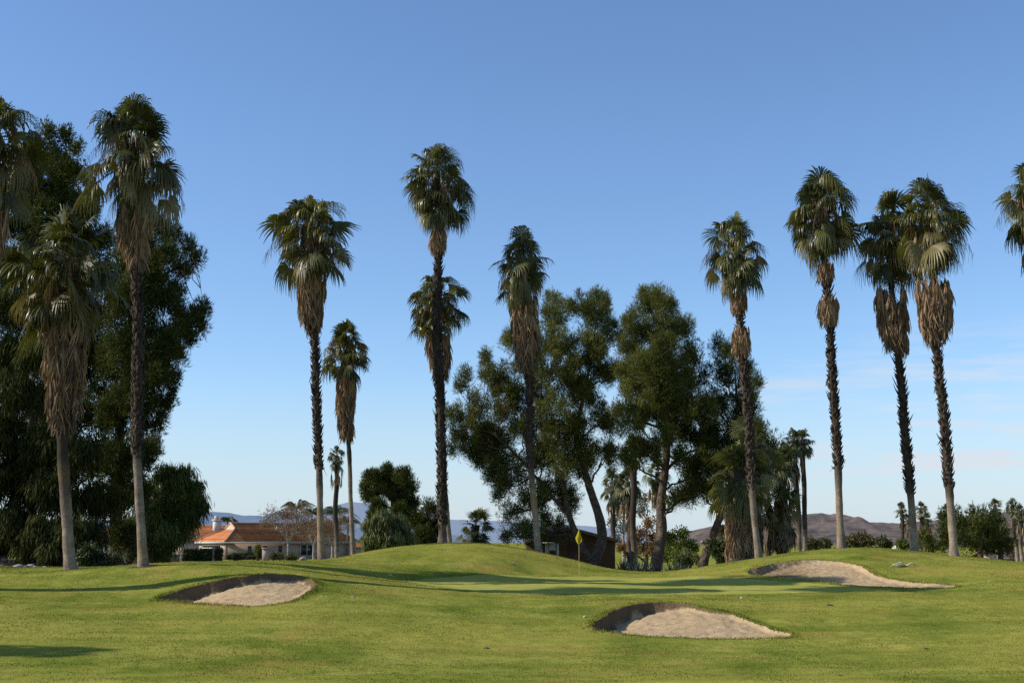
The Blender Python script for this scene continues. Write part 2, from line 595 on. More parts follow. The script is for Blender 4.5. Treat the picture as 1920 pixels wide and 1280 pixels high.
def fan_leaf(mb, p, az, elev, pet, L, droop, nseg, tone, rng, spread=112, fold=.1, stalk=True, nt=5):
    d0 = np.array((math.cos(az) * math.cos(elev), math.sin(az) * math.cos(elev), math.sin(elev)))
    t = np.linspace(0, 1, 4)[:, None]
    sag = pet * (.16 + .25 * max(0, math.cos(elev))) * (0.6 + droop * .5)
    pts = p + d0 * pet * t + np.array((0, 0, -1.)) * sag * t ** 2
    d = nrm(d0 * pet + np.array((0, 0, -2.)) * sag)
    h = np.array((math.cos(az), math.sin(az), 0))
    l = np.array((-math.sin(az), math.cos(az), 0))
    n = nrm(np.cross(d, l))
    if n[2] < 0 and elev > 0:
        n = -n
    roll = rng.normal(0, .75)
    l, n = l * math.cos(roll) + n * math.sin(roll), n * math.cos(roll) - l * math.sin(roll)
    if stalk:
        w = np.array((.030, .024, .018, .014))[:, None]
        A = np.concatenate([pts - l * w, pts + l * w, pts - n * w, pts + n * w])
        q = []
        for k in range(3):
            q += [(k, k + 1, 5 + k, 4 + k), (8 + k, 9 + k, 13 + k, 12 + k)]
        mb.add(A, q, tone=min(1, tone + .25))
    b = pts[-1]
    sp = math.radians(spread)
    phi = np.linspace(-sp, sp, nseg) + rng.normal(0, .02, nseg)
    dphi = 2 * sp / nseg
    s = np.cos(phi)[:, None] * d + np.sin(phi)[:, None] * l + (fold * (np.abs(np.sin(phi)) ** 1.5))[:, None] * n
    s /= np.linalg.norm(s, axis=1)[:, None]
    Ls = L * (.72 + .28 * np.cos(phi * .8)) * rng.uniform(.88, 1.08, nseg)
    tt = np.array((0.03, .3, .52, .72, .88, 1.0)) if nt >= 5 else np.array((.03, .5, 1.))
    dr = droop * rng.uniform(.75, 1.3, nseg)
    base = s[:, None] * (Ls[:, None] * tt[None])[..., None]
    # free outer part of each segment bends over and hangs
    u = np.clip((tt - .45) / .55, 0, 1)
    hang = (dr * Ls)[:, None] * (u ** 1.6)[None]
    shr = 1 - np.clip(dr, 0, 1.3)[:, None] * .48 * (u ** 1.8)[None]
    up = np.maximum(s[:, 2], 0)
    C = b + base * shr[..., None]
    C[..., 2] -= hang * (.75 + .9 * up[:, None])
    jit = rng.normal(0, .035 * L, (nseg, 1, 3)) * (u ** 1.5)[None, :, None]
    C = C + jit
    side = np.cross(s, n)
    side /= np.linalg.norm(side, axis=1)[:, None] + 1e-9
    wj = L * dphi * .5 * np.minimum(tt, .46)
    wf = np.where(tt <= .5, 1, np.clip((1.02 - tt) / .52, .1, 1) ** .8)
    W = (wj * wf * 1.02)[None, :, None]
    pl = (.35 * W) * n[None, None]
    A = C - side[:, None] * W + pl
    B = C + side[:, None] * W - pl
    k = len(tt)
    V = np.stack([A, B], 2).reshape(-1, 3)      # seg, t, 2
    i = (np.arange(nseg)[:, None] * k + np.arange(k - 1)[None]) * 2
    Q = np.stack([i, i + 1, i + 3, i + 2], -1).reshape(-1, 4)
    tn = np.clip(tone + rng.normal(0, .09, nseg), 0, 1)
    tn = np.repeat(tn, k * 2)
    mb.add(V, Q, tone=tn)


def hanging_fan(mb, p, out, L, flare, nseg, tone, rng):
    """dead, folded leaf that hangs down against the trunk"""
    lat = np.array((-out[1], out[0], 0))
    tt = np.array((0., .25, .5, .75, 1.))
    a = rng.normal(0, .24, nseg)
    o = rng.uniform(.2, 1.0, nseg) * flare
    Ls = L * rng.uniform(.6, 1.1, nseg)
    curve = np.sin(tt * math.pi * .75) ** 1.0
    C = p + (out[None, None] * (o[:, None] * curve[None] * .6)[..., None]
             + lat[None, None] * (a[:, None] * tt[None] * Ls[:, None] * .7)[..., None]
             + np.array((0, 0, -1.))[None, None] * (Ls[:, None] * tt[None])[..., None])
    C = C + rng.normal(0, .02, (nseg, 5, 3)) * tt[None, :, None]
    ang = rng.uniform(0, math.pi, nseg)
    side = np.cos(ang)[:, None] * lat + np.sin(ang)[:, None] * out
    W = (np.array((.012, .030, .032, .024, .006)))[None, :, None] * rng.uniform(.6, 1.4, nseg)[:, None, None]
    A, B = C - side[:, None] * W, C + side[:, None] * W
    V = np.stack([A, B], 2).reshape(-1, 3)
    i = (np.arange(nseg)[:, None] * 5 + np.arange(4)[None]) * 2
    Q = np.stack([i, i + 1, i + 3, i + 2], -1).reshape(-1, 4)
    tn = np.repeat(np.clip(tone + rng.normal(0, .15, nseg), 0, 1), 10)
    mb.add(V, Q, tone=tn)


def fan_palm(label, base, Y, crown, skirts=(), boots=None, rb=.27, rt=.17, seed=1, nleaf=46, nseg=26, group=None, droop=1.0,
             far=False, cat='palm tree', leaf=None, skirt_tone=None, old=.25, bend=.85, base_pt=None, stalks=7, boot_tone=.5, twist=0.0):
    """base: pixel x of the foot; crown: (cx, top, bottom, half width) in pixels"""
    rng = np.random.default_rng(seed)
    k = mpp(Y)
    cx, ct, cb, hw = crown
    H = cb - ct
    g = at(cx, ct + .27 * H, Y)                       # growing point
    if base_pt is None:
        x0 = at(base, 1040, Y)[0]
        base_pt = np.array((x0, Y, gz(x0, Y) - .04))
    base_pt = np.asarray(base_pt, float)
    height = g[2] - base_pt[2]
    R = hw * k * 1.04
    root = thing('palm_tree', base_pt, label, cat, group)

    def axis(z):
        f = np.clip((z - base_pt[2]) / height, -.02, 1.05)
        s = np.sign(f) * np.abs(f) ** bend
        wob = .10 * np.sin(f * 5.5 + seed) * np.sin(np.clip(f, 0, 1) * math.pi) + .05 * np.sin(f * 13 + seed * 2) * np.sin(np.clip(f, 0, 1) * math.pi)
        return np.stack([base_pt[0] + (g[0] - base_pt[0]) * s + wob * .8, base_pt[1] + (g[1] - base_pt[1]) * s + wob * twist, np.asarray(z, float)], -1)

    def z_at(py):
        return at(cx, py, Y)[2]

    # trunk
    zb = z_at(boots[1]) if boots else base_pt[2] + height * .35
    nz = max(10, int(height / (.6 if far else .22)))
    z = np.linspace(base_pt[2] - .15, g[2] - .2, nz)
    h = z - base_pt[2]
    if not far and Y < 73 and rb < .4:
        rb, rt = rb * .70, rt * .66
    r = rt + (rb * .88 - rt) * np.clip(1 - h / height, 0, 1) ** 1.2 + rb * .34 * np.exp(-np.clip(h, 0, 9) / .42)
    r = r * (1 + .035 * np.sin(h * 4.1 + seed) + rng.normal(0, .018, nz))
    dark = sstep(zb - 2.2, zb + 1.2, z + .5 * np.sin(z * 3.1 + seed)) ** 1.2
    r = r * (1 + .10 * dark)
    mb = MB()
    mb.tube(axis(z), r, 8 if far else 18, tone=1 - dark * .92, rough=.025, rng=rng)
    tr = mb.build('trunk', M['trunk'], root, smooth=True)
    # leaf bases left on the upper trunk
    if boots and not far and z_at(boots[0]) - zb > 2.5:
        zt, z0 = z_at(boots[0]), zb
        L_ = max(.3, zt - z0)
        nb = int(L_ * 34)
        mb = MB()
        for q in range(nb):
            zz = z0 + L_ * (q + rng.uniform(-.6, .6)) / nb
            a = q * 2.39996 + rng.normal(0, .25)
            c = axis(np.array([zz]))[0]
            rr = np.interp(zz, z, r)
            o = np.array((math.cos(a), math.sin(a), 0))
            lt = np.array((-o[1], o[0], 0))
            f = (zz - z0) / L_
            ln = rng.uniform(.13, .28) * (1.7 if rng.random() < .05 else 1)
            wd = rng.uniform(.045, .085)
            up = rng.uniform(.5, 1.6)
            if rng.random() < .08:
                up = -rng.uniform(.3, 1.6)
                ln *= 1.5
            p0 = c + o * (rr * .9)
            tip = c + o * (rr + ln * .62) + np.array((0, 0, ln * up))
            mid = (p0 + tip) / 2 + o * .025 - np.array((0, 0, .02))
            V = [p0 - lt * wd + (0, 0, -.05), p0 + lt * wd + (0, 0, -.05), p0 + (0, 0, .06), mid - lt * wd * .8, mid + lt * wd * .8, tip - lt * wd * .35, tip + lt * wd * .35]
            mb.add(V, [(0, 1, 4, 3), (3, 4, 6, 5)], [(2, 3, 5), (2, 6, 4), (2, 5, 6), (0, 3, 2), (1, 2, 4)], tone=np.clip(boot_tone + rng.normal(0, .22) - .15 * f, 0, 1))
        mb.build('leaf_bases', M['boots'], tr)
    # crown of leaves
    mb, mo = MB(), MB()
    att = .34 * H * k
    nleaf = int(nleaf * 1.22)
    for q in range(nleaf):
        f = (q + .5) / nleaf
        a = q * 2.39996 + seed * 1.7 + rng.normal(0, .35)
        el = math.radians(min(89, 90 - 144 * f ** .95 + rng.normal(0, 17)))
        zz = g[2] - att * np.clip(f ** 1.1 + rng.normal(0, .10), 0, 1.05)
        c = axis(np.array([zz]))[0]
        Rr = R * rng.uniform(.76, 1.18) * (1 - .28 * max(0, f - .72) / .28) * (.85 if f < .15 else 1)
        pet = Rr * (.50 + .10 * math.sin(f * math.pi)) * rng.uniform(.62, 1.12)
        L = Rr * .54 * rng.uniform(.85, 1.12)
        dr = droop * (.30 + .42 * f) * rng.uniform(.5, 1.5)
        dead = f > .62 and rng.random() < old
        tone = np.clip(rng.normal(.42, .24) + (.35 if rng.random() < .15 else 0), 0, 1)
        fan_leaf(mo if dead else mb, c, a, el, pet, L, dr * (1.25 if dead else 1), nseg, tone, rng, spread=104 + rng.uniform(-14, 16), fold=rng.uniform(-.25, .2) - .25 * f, nt=5 if not far else 3, stalk=True)
    # spear leaves
    for q in range(1 if not far else 0):
        a = rng.uniform(0, 6.28)
        c = axis(np.array([g[2]]))[0]
        d = np.array((math.cos(a) * .22, math.sin(a) * .22, 1.))
        ll = R * rng.uniform(.45, .65)
        mb.add([c + (-.03, 0, 0), c + (.03, 0, 0), c + d * ll * .6 + (.03, 0, 0), c + d * ll * .6 + (-.03, 0, 0), c + d * ll], [(0, 1, 2, 3)], [(3, 2, 4)], tone=.8)
    cr = mb.build('crown', M[leaf] if leaf else M['palm_far'] if far else M['palm_leaf'], root)
    if mo.n:
        mo.build('yellowed_fronds', M['palm_old'], cr)
    if stalks and not far:
        mb = MB()
        for q in range(stalks):
            a = rng.uniform(0, 6.28)
            c = axis(np.array([g[2] - att * rng.uniform(.1, .7)]))[0]
            o = np.array((math.cos(a), math.sin(a), 0))
            t = np.linspace(0, 1, 7)[:, None]
            ln = R * rng.uniform(.6, 1.0)
            pts = c + o * ln * t + np.array((0, 0, 1.)) * (ln * (.5 * t - 1.1 * t ** 2.2))
            mb.tube(pts, np.linspace(.018, .006, 7), 4, tone=.5)
            for j in range(34):
                f = rng.uniform(.35, 1)
                s = pts[0] + (pts[-1] - pts[0]) * 0
                idx = f * 6
                i0 = min(5, int(idx))
                s = pts[i0] + (pts[i0 + 1] - pts[i0]) * (idx - i0)
                e = s + np.array((rng.normal(0, .12), rng.normal(0, .12), -rng.uniform(.3, .75)))
                w = np.array((.008, .004, 0))
                mb.add([s - w, s + w, e + w * .6, e - w * .6], [(0, 1, 2, 3)], tone=rng.uniform(.2, 1))
        mb.build('flower_stalks', M['stalk'], cr)
    # withered inner leaves hanging between the green ones
    if not far and nleaf > 40:
        mb = MB()
        for q in range(34):
            a = q * 2.39996 + rng.normal(0, .3)
            o = np.array((math.cos(a), math.sin(a), 0))
            zz = g[2] - att * rng.uniform(-.05, 1.0)
            c = axis(np.array([zz]))[0]
            hanging_fan(mb, c + o * R * rng.uniform(.06, .34) + np.array((0, 0, R * .12)), o, R * rng.uniform(.35, .6), .3, 13, np.clip(rng.normal(.35, .25), 0, 1), rng)
        mb.build('withered_fronds', M['palm_old'] if seed % 3 else M['palm_dead'], cr)
    # skirts of dead leaves
    if skirts:
        mb = MB()
        for (p0, p1, r0, r1, rm) in skirts:
            z0, z1 = z_at(p0), z_at(p1)
            n = int((90 if not far else 14) * max(.45, (z0 - z1) / 2.4))
            for q in range(n):
                f = rng.uniform(0, 1)
                Lh = min(1.25, (z0 - z1) * .75) * rng.uniform(.7, 1.1)
                zz = z0 + (z1 - z0) * f * max(.05, (1 - Lh * .85 / (z0 - z1)))
                a = q * 2.39996 + rng.normal(0, .3)
                o = np.array((math.cos(a), math.sin(a), 0))
                c = axis(np.array([zz]))[0]
                rr = (r0 + (r1 - r0) * f) + rm * math.sin(f * math.pi)
                rr *= rng.uniform(.55, 1.02)
                zrel = (zz - z1) / (z0 - z1)
                tone = np.clip((.15 + .60 * zrel if skirt_tone is None else skirt_tone) + rng.normal(0, .17), 0, 1)
                hanging_fan(mb, c + o * rr * .82, o, Lh, .28 * rng.uniform(.2, 1.1) * min(1, rr), 15 if not far else 8, tone, rng)
                if not far and q % 2 == 0:
                    s, e = c + o * np.interp(zz, z, r) * .9 + np.array((0, 0, .35)), c + o * rr * .82
                    lt = np.array((-o[1], o[0], 0)) * .018
                    mb.add([s - lt, s + lt, e + lt, e - lt], [(0, 1, 2, 3)], tone=.8)
        mb.build('dead_skirt', M['palm_dead'], root)
    return root


GP = 'tall fan palms around the putting green'
fan_palm('short stout fan palm with wide crown and thick shaggy skirt, front of the left pines', 135, 52.5, (120, 422, 640, 116), [(575, 815, .95, .50, .25)], (800, 905), rb=.36, rt=.27, seed=3, nleaf=66, nseg=30, group=GP, droop=.8, old=.4, boot_tone=.85, stalks=4, bend=.7)
fan_palm('tall fan palm with ragged drooping crown before the left pines, rust stained trunk', 270, 50.2, (250, 180, 440, 106), [(380, 505, .80, .34, .1)], (480, 860), rb=.28, rt=.19, seed=4, nleaf=54, nseg=28, group=GP, droop=1.15, old=.55, stalks=10)
fan_palm('fan palm at the left picture edge with only the right side of its crown showing', -62, 46.0, (-8, 178, 420, 104), [(380, 500, .75, .34, .1)], (480, 860), rb=.28, rt=.19, seed=5, nleaf=52, nseg=28, group=GP, droop=1.0, old=.3)
fan_palm('tall fan palm with tapering skirt standing where the mound meets the house lawn', 604, 64, (583, 362, 560, 84), [(500, 628, .85, .40, .12)], (600, 880), rb=.27, rt=.19, seed=6, nleaf=52, group=GP, droop=1.0, old=.4)
fan_palm('slim shorter fan palm leaning left behind the mound, crown beside the tall skirted palm', 664, 72, (649, 594, 738, 52), [(700, 826, .62, .34, .12)], (815, 875), rb=.22, rt=.15, seed=7, nleaf=40, nseg=22, group=GP, droop=.85, bend=.75)
fan_palm('tallest fan palm with dark trunk on the crest of the middle mound', 830, 65.5, (820, 268, 455, 72), [(425, 478, .50, .28, .08)], (470, 985), rb=.30, rt=.20, seed=8, nleaf=54, group=GP, droop=1.05, old=.3, boot_tone=.35)
fan_palm('fan palm half hidden directly behind the tallest palm on the middle mound', 848, 71, (820, 508, 655, 60), [(620, 715, .80, .42, .1)], (700, 900), rb=.25, rt=.17, seed=9, nleaf=46, nseg=24, group=GP, droop=.9, bend=.6)
fan_palm('fan palm with long bulging skirt on the right flank of the middle mound', 1010, 66, (977, 430, 600, 64), [(550, 698, .82, .42, .22)], (680, 880), rb=.27, rt=.18, seed=10, nleaf=52, group=GP, droop=1.1, old=.35, boot_tone=.65)
fan_palm('fan palm with narrow trunk and small torn skirt ring, left edge of the right mound', 1423, 63, (1375, 400, 575, 66), [(545, 590, .50, .26, .08), (612, 668, .48, .40, .06)], (580, 920), rb=.25, rt=.17, seed=11, nleaf=52, group=GP, droop=1.1, old=.3, boot_tone=.6)
fan_palm('fan palm with detached skirt ring on the top of the right mound', 1579, 62, (1541, 322, 515, 82), [(490, 532, .52, .28, .08), (553, 610, .50, .44, .08)], (520, 880), rb=.28, rt=.19, seed=12, nleaf=56, group=GP, droop=1.1, old=.3, boot_tone=.35)
fan_palm('fan palm with brown skirt, left of the close pair on the right mound', 1716, 62.5, (1664, 348, 570, 76), [(530, 672, .85, .50, .2)], (655, 925), rb=.28, rt=.19, seed=13, nleaf=54, group=GP, droop=1.1, old=.4, boot_tone=.6)
fan_palm('fan palm with grey skirt, right of the close pair on the right mound', 1789, 60, (1742, 328, 545, 80), [(515, 648, .92, .50, .2)], (630, 915), rb=.29, rt=.19, seed=14, nleaf=56, group=GP, droop=1.1, old=.3, boot_tone=.6)
fan_palm('fan palm cut by the right picture edge with only the left of its crown showing', 1990, 60, (1937, 296, 490, 72), [(450, 560, .8, .42, .1)], (540, 880), rb=.28, rt=.19, seed=15, nleaf=52, group=GP, droop=1.05)
fan_palm('fan palm standing outside the picture at the left, only its shadow falls on the lawn', 0, 30.2, (-1670, -90, 200, 105), [], (320, 800), seed=16, nleaf=44, nseg=18, base_pt=(-33.6, 30.2, gz(-33.6, 30.2)), group=GP, stalks=0)
fan_palm('taller fan palm outside the picture at the left, its crown shadow crosses the putting green', 0, 45.4, (-145, -230, 10, 95), [], (200, 800), seed=17, nleaf=46, nseg=18, base_pt=(-23, 45.4, gz(-23, 45.4)), group=GP, stalks=0)

# palms further back
GB = 'smaller palms between and behind the pines'
fan_palm('small distant fan palm with brown skirt between two palm trunks above the house lawn', 632, 118, (631, 834, 892, 21), [(875, 920, .85, .4, .15)], (915, 1000), rb=.25, rt=.2, seed=21, nleaf=34, nseg=16, far=True, group=GB)
fan_palm('fan palm with long skirt in the gap between the two big pines', 1190, 92, (1186, 812, 880, 30), [(862, 895, .55, .3, .1)], (890, 1010), rb=.25, rt=.2, seed=22, nleaf=36, nseg=16, far=True, group=GB)
fan_palm('low fan palm with long drooping skirt left of the big right pine trunk', 1184, 97, (1176, 880, 945, 34), [(925, 1000, .9, .45, .15)], (990, 1020), rb=.25, rt=.2, seed=23, nleaf=36, nseg=16, far=True, group=GB, bend=.6)
fan_palm('dark fan palm with thin bare trunk rising behind the brown building', 1148, 108, (1148, 880, 950, 30), [(935, 970, .9, .4, .1)], (960, 1020), rb=.24, rt=.18, seed=24, nleaf=36, nseg=16, far=True, group=GB)
fan_palm('fan palm with grey skirt hidden behind the big right pine trunk', 1236, 95, (1234, 862, 925, 32), [(912, 972, .95, .6, .15)], (970, 1020), rb=.24, rt=.2, seed=25, nleaf=36, nseg=16, far=True, group=GB)
fan_palm('massive low fan palm with thick orange brown trunk skirt beside the right mound', 1386, 68.4, (1388, 845, 960, 66), [(935, 1058, .84, .80, .08), (940, 1056, .86, .82, .08), (985, 1058, .86, .84, .04)], (1010, 1075), rb=.62, rt=.55, seed=26, nleaf=56, nseg=24, droop=.7, leaf='palm_bright', skirt_tone=.85, group=GB, old=.5)
fan_palm('fan palm with pale raised fronds behind the narrow trunk of the right mound', 1412, 69.5, (1412, 790, 920, 62), [(905, 1040, .6, .55, .05)], (950, 1000), rb=.35, rt=.3, seed=27, nleaf=46, nseg=22, droop=.6, leaf='palm_bright', group=GB)
fan_palm('short bushy fan palm with fallen skirt in front of the twin palms', 1464, 70, (1464, 905, 1010, 46), [(985, 1036, .85, .7, .05)], (1000, 1050), rb=.35, rt=.3, seed=28, nleaf=42, nseg=22, droop=.4, leaf='palm_bright', group=GB, old=.4)
fan_palm('dark fan palm with grey skirt behind the bushy palm, left of the twin palms', 1470, 92, (1466, 838, 905, 36), [(890, 945, .95, .5, .15)], (940, 1010), rb=.28, rt=.2, seed=29, nleaf=36, nseg=18, far=True, group=GB)
fan_palm('left of the twin slim palms, bulging brown skirt, before the right hill', 1501, 95, (1488, 803, 865, 27), [(850, 908, .78, .35, .2)], (905, 990), rb=.2, rt=.15, seed=30, nleaf=40, nseg=18, far=True, group=GB)
fan_palm('right of the twin slim palms, skirtless, before the right hill', 1507, 96, (1506, 801, 870, 25), [], (880, 990), rb=.2, rt=.15, seed=31, nleaf=40, nseg=18, far=True, group=GB)
fan_palm('low wide fan palm without trunk showing above the middle mound', 892, 86, (892, 962, 1020, 38), [], None, rb=.3, rt=.25, seed=32, nleaf=26, nseg=20, droop=.25, group=GB, stalks=0, old=.1)
fan_palm('yellowish young fan palm beside the leaning pine trunk', 1352, 76, (1352, 985, 1045, 28), [], None, rb=.25, rt=.2, seed=33, nleaf=26, nseg=18, droop=.4, group=GB, stalks=0, old=.6)
GF = 'far palms beyond the right mound'
for s, (bx, Y, c, lb) in enumerate([
    (1697, 132, (1690, 937, 985, 14), 'far palm furthest left of the row beyond the right mound'),
    (1707, 138, (1703, 958, 1000, 10), 'short far palm just left of the brown skirted palm trunk'),
    (1731, 130, (1726, 934, 985, 15), 'far palm just right of the brown skirted palm trunk'),
    (1743, 134, (1738, 957, 998, 12), 'shorter far palm second to the right of the brown skirted trunk'),
    (1779, 136, (1775, 940, 985, 15), 'far palm hidden behind the grey skirted palm trunk'),
    (1873, 126, (1865, 930, 978, 16), 'slim far palm in front of the round trees at right'),
    (1908, 128, (1898, 929, 980, 15), 'far palm left of the pair at the right picture edge'),
    (1916, 124, (1912, 940, 990, 13), 'far palm right of the pair at the right picture edge'),
]):
    fan_palm(lb, bx, Y, c, [(c[2] - 8, c[2] + 16, .5, .3, .05)], (c[2] + 10, 1015), rb=.22, rt=.16, seed=40 + s, nleaf=34, nseg=14, far=True, droop=.35, group=GF)


# feathery queen palms behind the house
def feather_palm(label, px, Y, cy, hw, seed, base=1040):
    rng = np.random.default_rng(seed)
    x0 = at(px, 1040, Y)[0]
    b = np.array((x0, Y, gz(x0, Y) - .05))
    g = at(px, cy, Y)
    R = hw * mpp(Y) * 1.15
    root = thing('feather_palm', b, label, 'palm tree', 'feathery palms behind the house')
    mb = MB()
    mb.tube(np.linspace(b, g, 8), np.linspace(.2, .13, 8), 8, tone=.6)
    mb.build('trunk', M['trunk'], root, smooth=True)
    mb = MB()
    for q in range(17):
        a = q * 2.39996 + seed
        el = math.radians(78 - 62 * (q / 17) + rng.normal(0, 6))
        o = np.array((math.cos(a), math.sin(a), 0))
        t = np.linspace(0, 1, 9)[:, None]
        ln = R * 1.5 * rng.uniform(.85, 1.1)
        pts = g + (o * math.cos(el) + np.array((0, 0, math.sin(el)))) * ln * t - np.array((0, 0, 1.)) * ln * .75 * t ** 2.2 + o * ln * .15 * t ** 2
        mb.tube(pts, np.linspace(.03, .01, 9), 4, tone=.6)
        lt = np.array((-o[1], o[0], 0))
        tn = rng.normal(.5, .2)
        for f in np.linspace(.15, .99, 42):
            i0 = min(7, int(f * 8))
            s = pts[i0] + (pts[i0 + 1] - pts[i0]) * (f * 8 - i0)
            for sd in (-1, 1):
                l2 = ln * .27 * math.sin(math.pi * (f * .75 + .2)) * rng.uniform(.8, 1.1)
                e = s + lt * sd * l2 * .45 + o * l2 * .3 - np.array((0, 0, l2 * rng.uniform(.6, 1.0)))
                w = nrm(pts[i0 + 1] - pts[i0]) * .028
                mb.add([s - w, s + w, e], None, [(0, 1, 2)], tone=np.clip(tn + rng.normal(0, .1), 0, 1))
    mb.build('crown', M['feather'], root)


feather_palm('feathery palm rising above the bare tree in front of the house', 556, 196, 955, 30, 1)
feather_palm('feathery palm just left of the thick orange trunk', 585, 200, 963, 20, 2)
feather_palm('feathery palm between the two trunks right of the house', 630, 198, 962, 26, 3)
feather_palm('drooping feathery palm behind the slim leaning trunk', 652, 190, 978, 20, 4)
feather_palm('small feathery palm crown just above the chimney roof', 427, 205, 976, 15, 5)


# ------------------------------------------------------------------ broad and needle trees
def fol_pts(blobs, Y, depth, dens, sub, rng, flat=.8, per=45):
    k = mpp(Y)
    C, S, T = [], [], []
    for b in blobs:
        px, py, r = b[:3]
        dy = b[3] if len(b) > 3 else rng.uniform(-1, 1) * depth
        R = r * k
        c = at(px, py, Y + dy)
        R = R * 1.06
        n = max(5, int(dens * (R / sub) ** 2 * 2.0))
        d = rng.standard_normal((n, 3))
        d /= np.linalg.norm(d, axis=1)[:, None]
        rad = np.maximum(R - sub * .55, R * .35) * rng.uniform(.05, 1, n) ** .40
        P = c + d * rad[:, None] * np.array((1, 1, .95))
        C.append(P)
        S.append(sub * rng.uniform(.5, 1.25, n))
        T.append(np.clip(rng.normal(.45, .23, n), 0, 1))
    return np.concatenate(C), np.concatenate(S), np.concatenate(T)


def needles(mb, C, S, T, per, rng, kind='pine', ln=.3, w=.05, flat=.9):
    """small leaf faces filling sub-clumps; each face is turned outwards from the middle of its clump"""
    n = len(C)
    N = n * per
    d = rng.standard_normal((N, 3))
    d /= np.linalg.norm(d, axis=1)[:, None]
    rad = rng.uniform(0, 1, N) ** .42
    s = np.repeat(S, per)
    P = np.repeat(C, per, 0) + d * (rad * s)[:, None] * np.array((1, 1, flat))
    tn = np.repeat(T, per) + rng.normal(0, .08, N)
    K = 3
    d = np.repeat(d, K, 0)
    P = np.repeat(P, K, 0)
    M_ = len(P)
    if kind == 'pine':
        dirs = d * .7 + np.array((0, 0, .65)) + rng.normal(0, .45, (M_, 3))
        P = P + rng.normal(0, .05, P.shape)
    elif kind == 'weep':
        dirs = d * np.array((.45, .45, .05)) + np.array((0, 0, -1.)) + rng.normal(0, .16, (M_, 3))
        P = P + rng.normal(0, .10, P.shape)
    else:
        dirs = rng.standard_normal((M_, 3)) + np.array((0, 0, .1))
        P = P + rng.normal(0, .12, P.shape)
    dirs /= np.linalg.norm(dirs, axis=1)[:, None]
    tn = np.clip(np.repeat(tn, K), 0, 1)
    L = ln * rng.uniform(.6, 1.25, M_)
    out = d + rng.normal(0, .38 if kind != 'leaf' else .7, (M_, 3))
    sd = np.cross(dirs, out)
    sd /= np.linalg.norm(sd, axis=1)[:, None] + 1e-9
    W = w * rng.uniform(.6, 1.2, M_)
    if kind == 'pine':
        A, B, E = P - sd * W[:, None] * .5, P + sd * W[:, None] * .5, P + dirs * L[:, None]
        V = np.stack([A, B, E], 1).reshape(-1, 3)
        t = np.arange(M_ * 3).reshape(-1, 3)
        mb.add(V, None, t, tone=np.repeat(tn, 3))
    else:
        m = P + dirs * L[:, None] * .5
        e = P + dirs * L[:, None]
        V = np.stack([P, m - sd * W[:, None] * .5, e, m + sd * W[:, None] * .5], 1).reshape(-1, 3)
        mb.add(V, np.arange(M_ * 4).reshape(-1, 4), None, tone=np.repeat(tn, 4))


def limb_curve(a, b, rng, n=7, sag=.0, wob=.12):
    t = np.linspace(0, 1, n)[:, None]
    L = np.linalg.norm(b - a)
    mid = np.array((0, 0, 1.)) * sag * L
    p = a + (b - a) * t + mid * (4 * t * (1 - t))
    p[1:-1] += rng.normal(0, wob * L / n, (n - 2, 3))
    return p


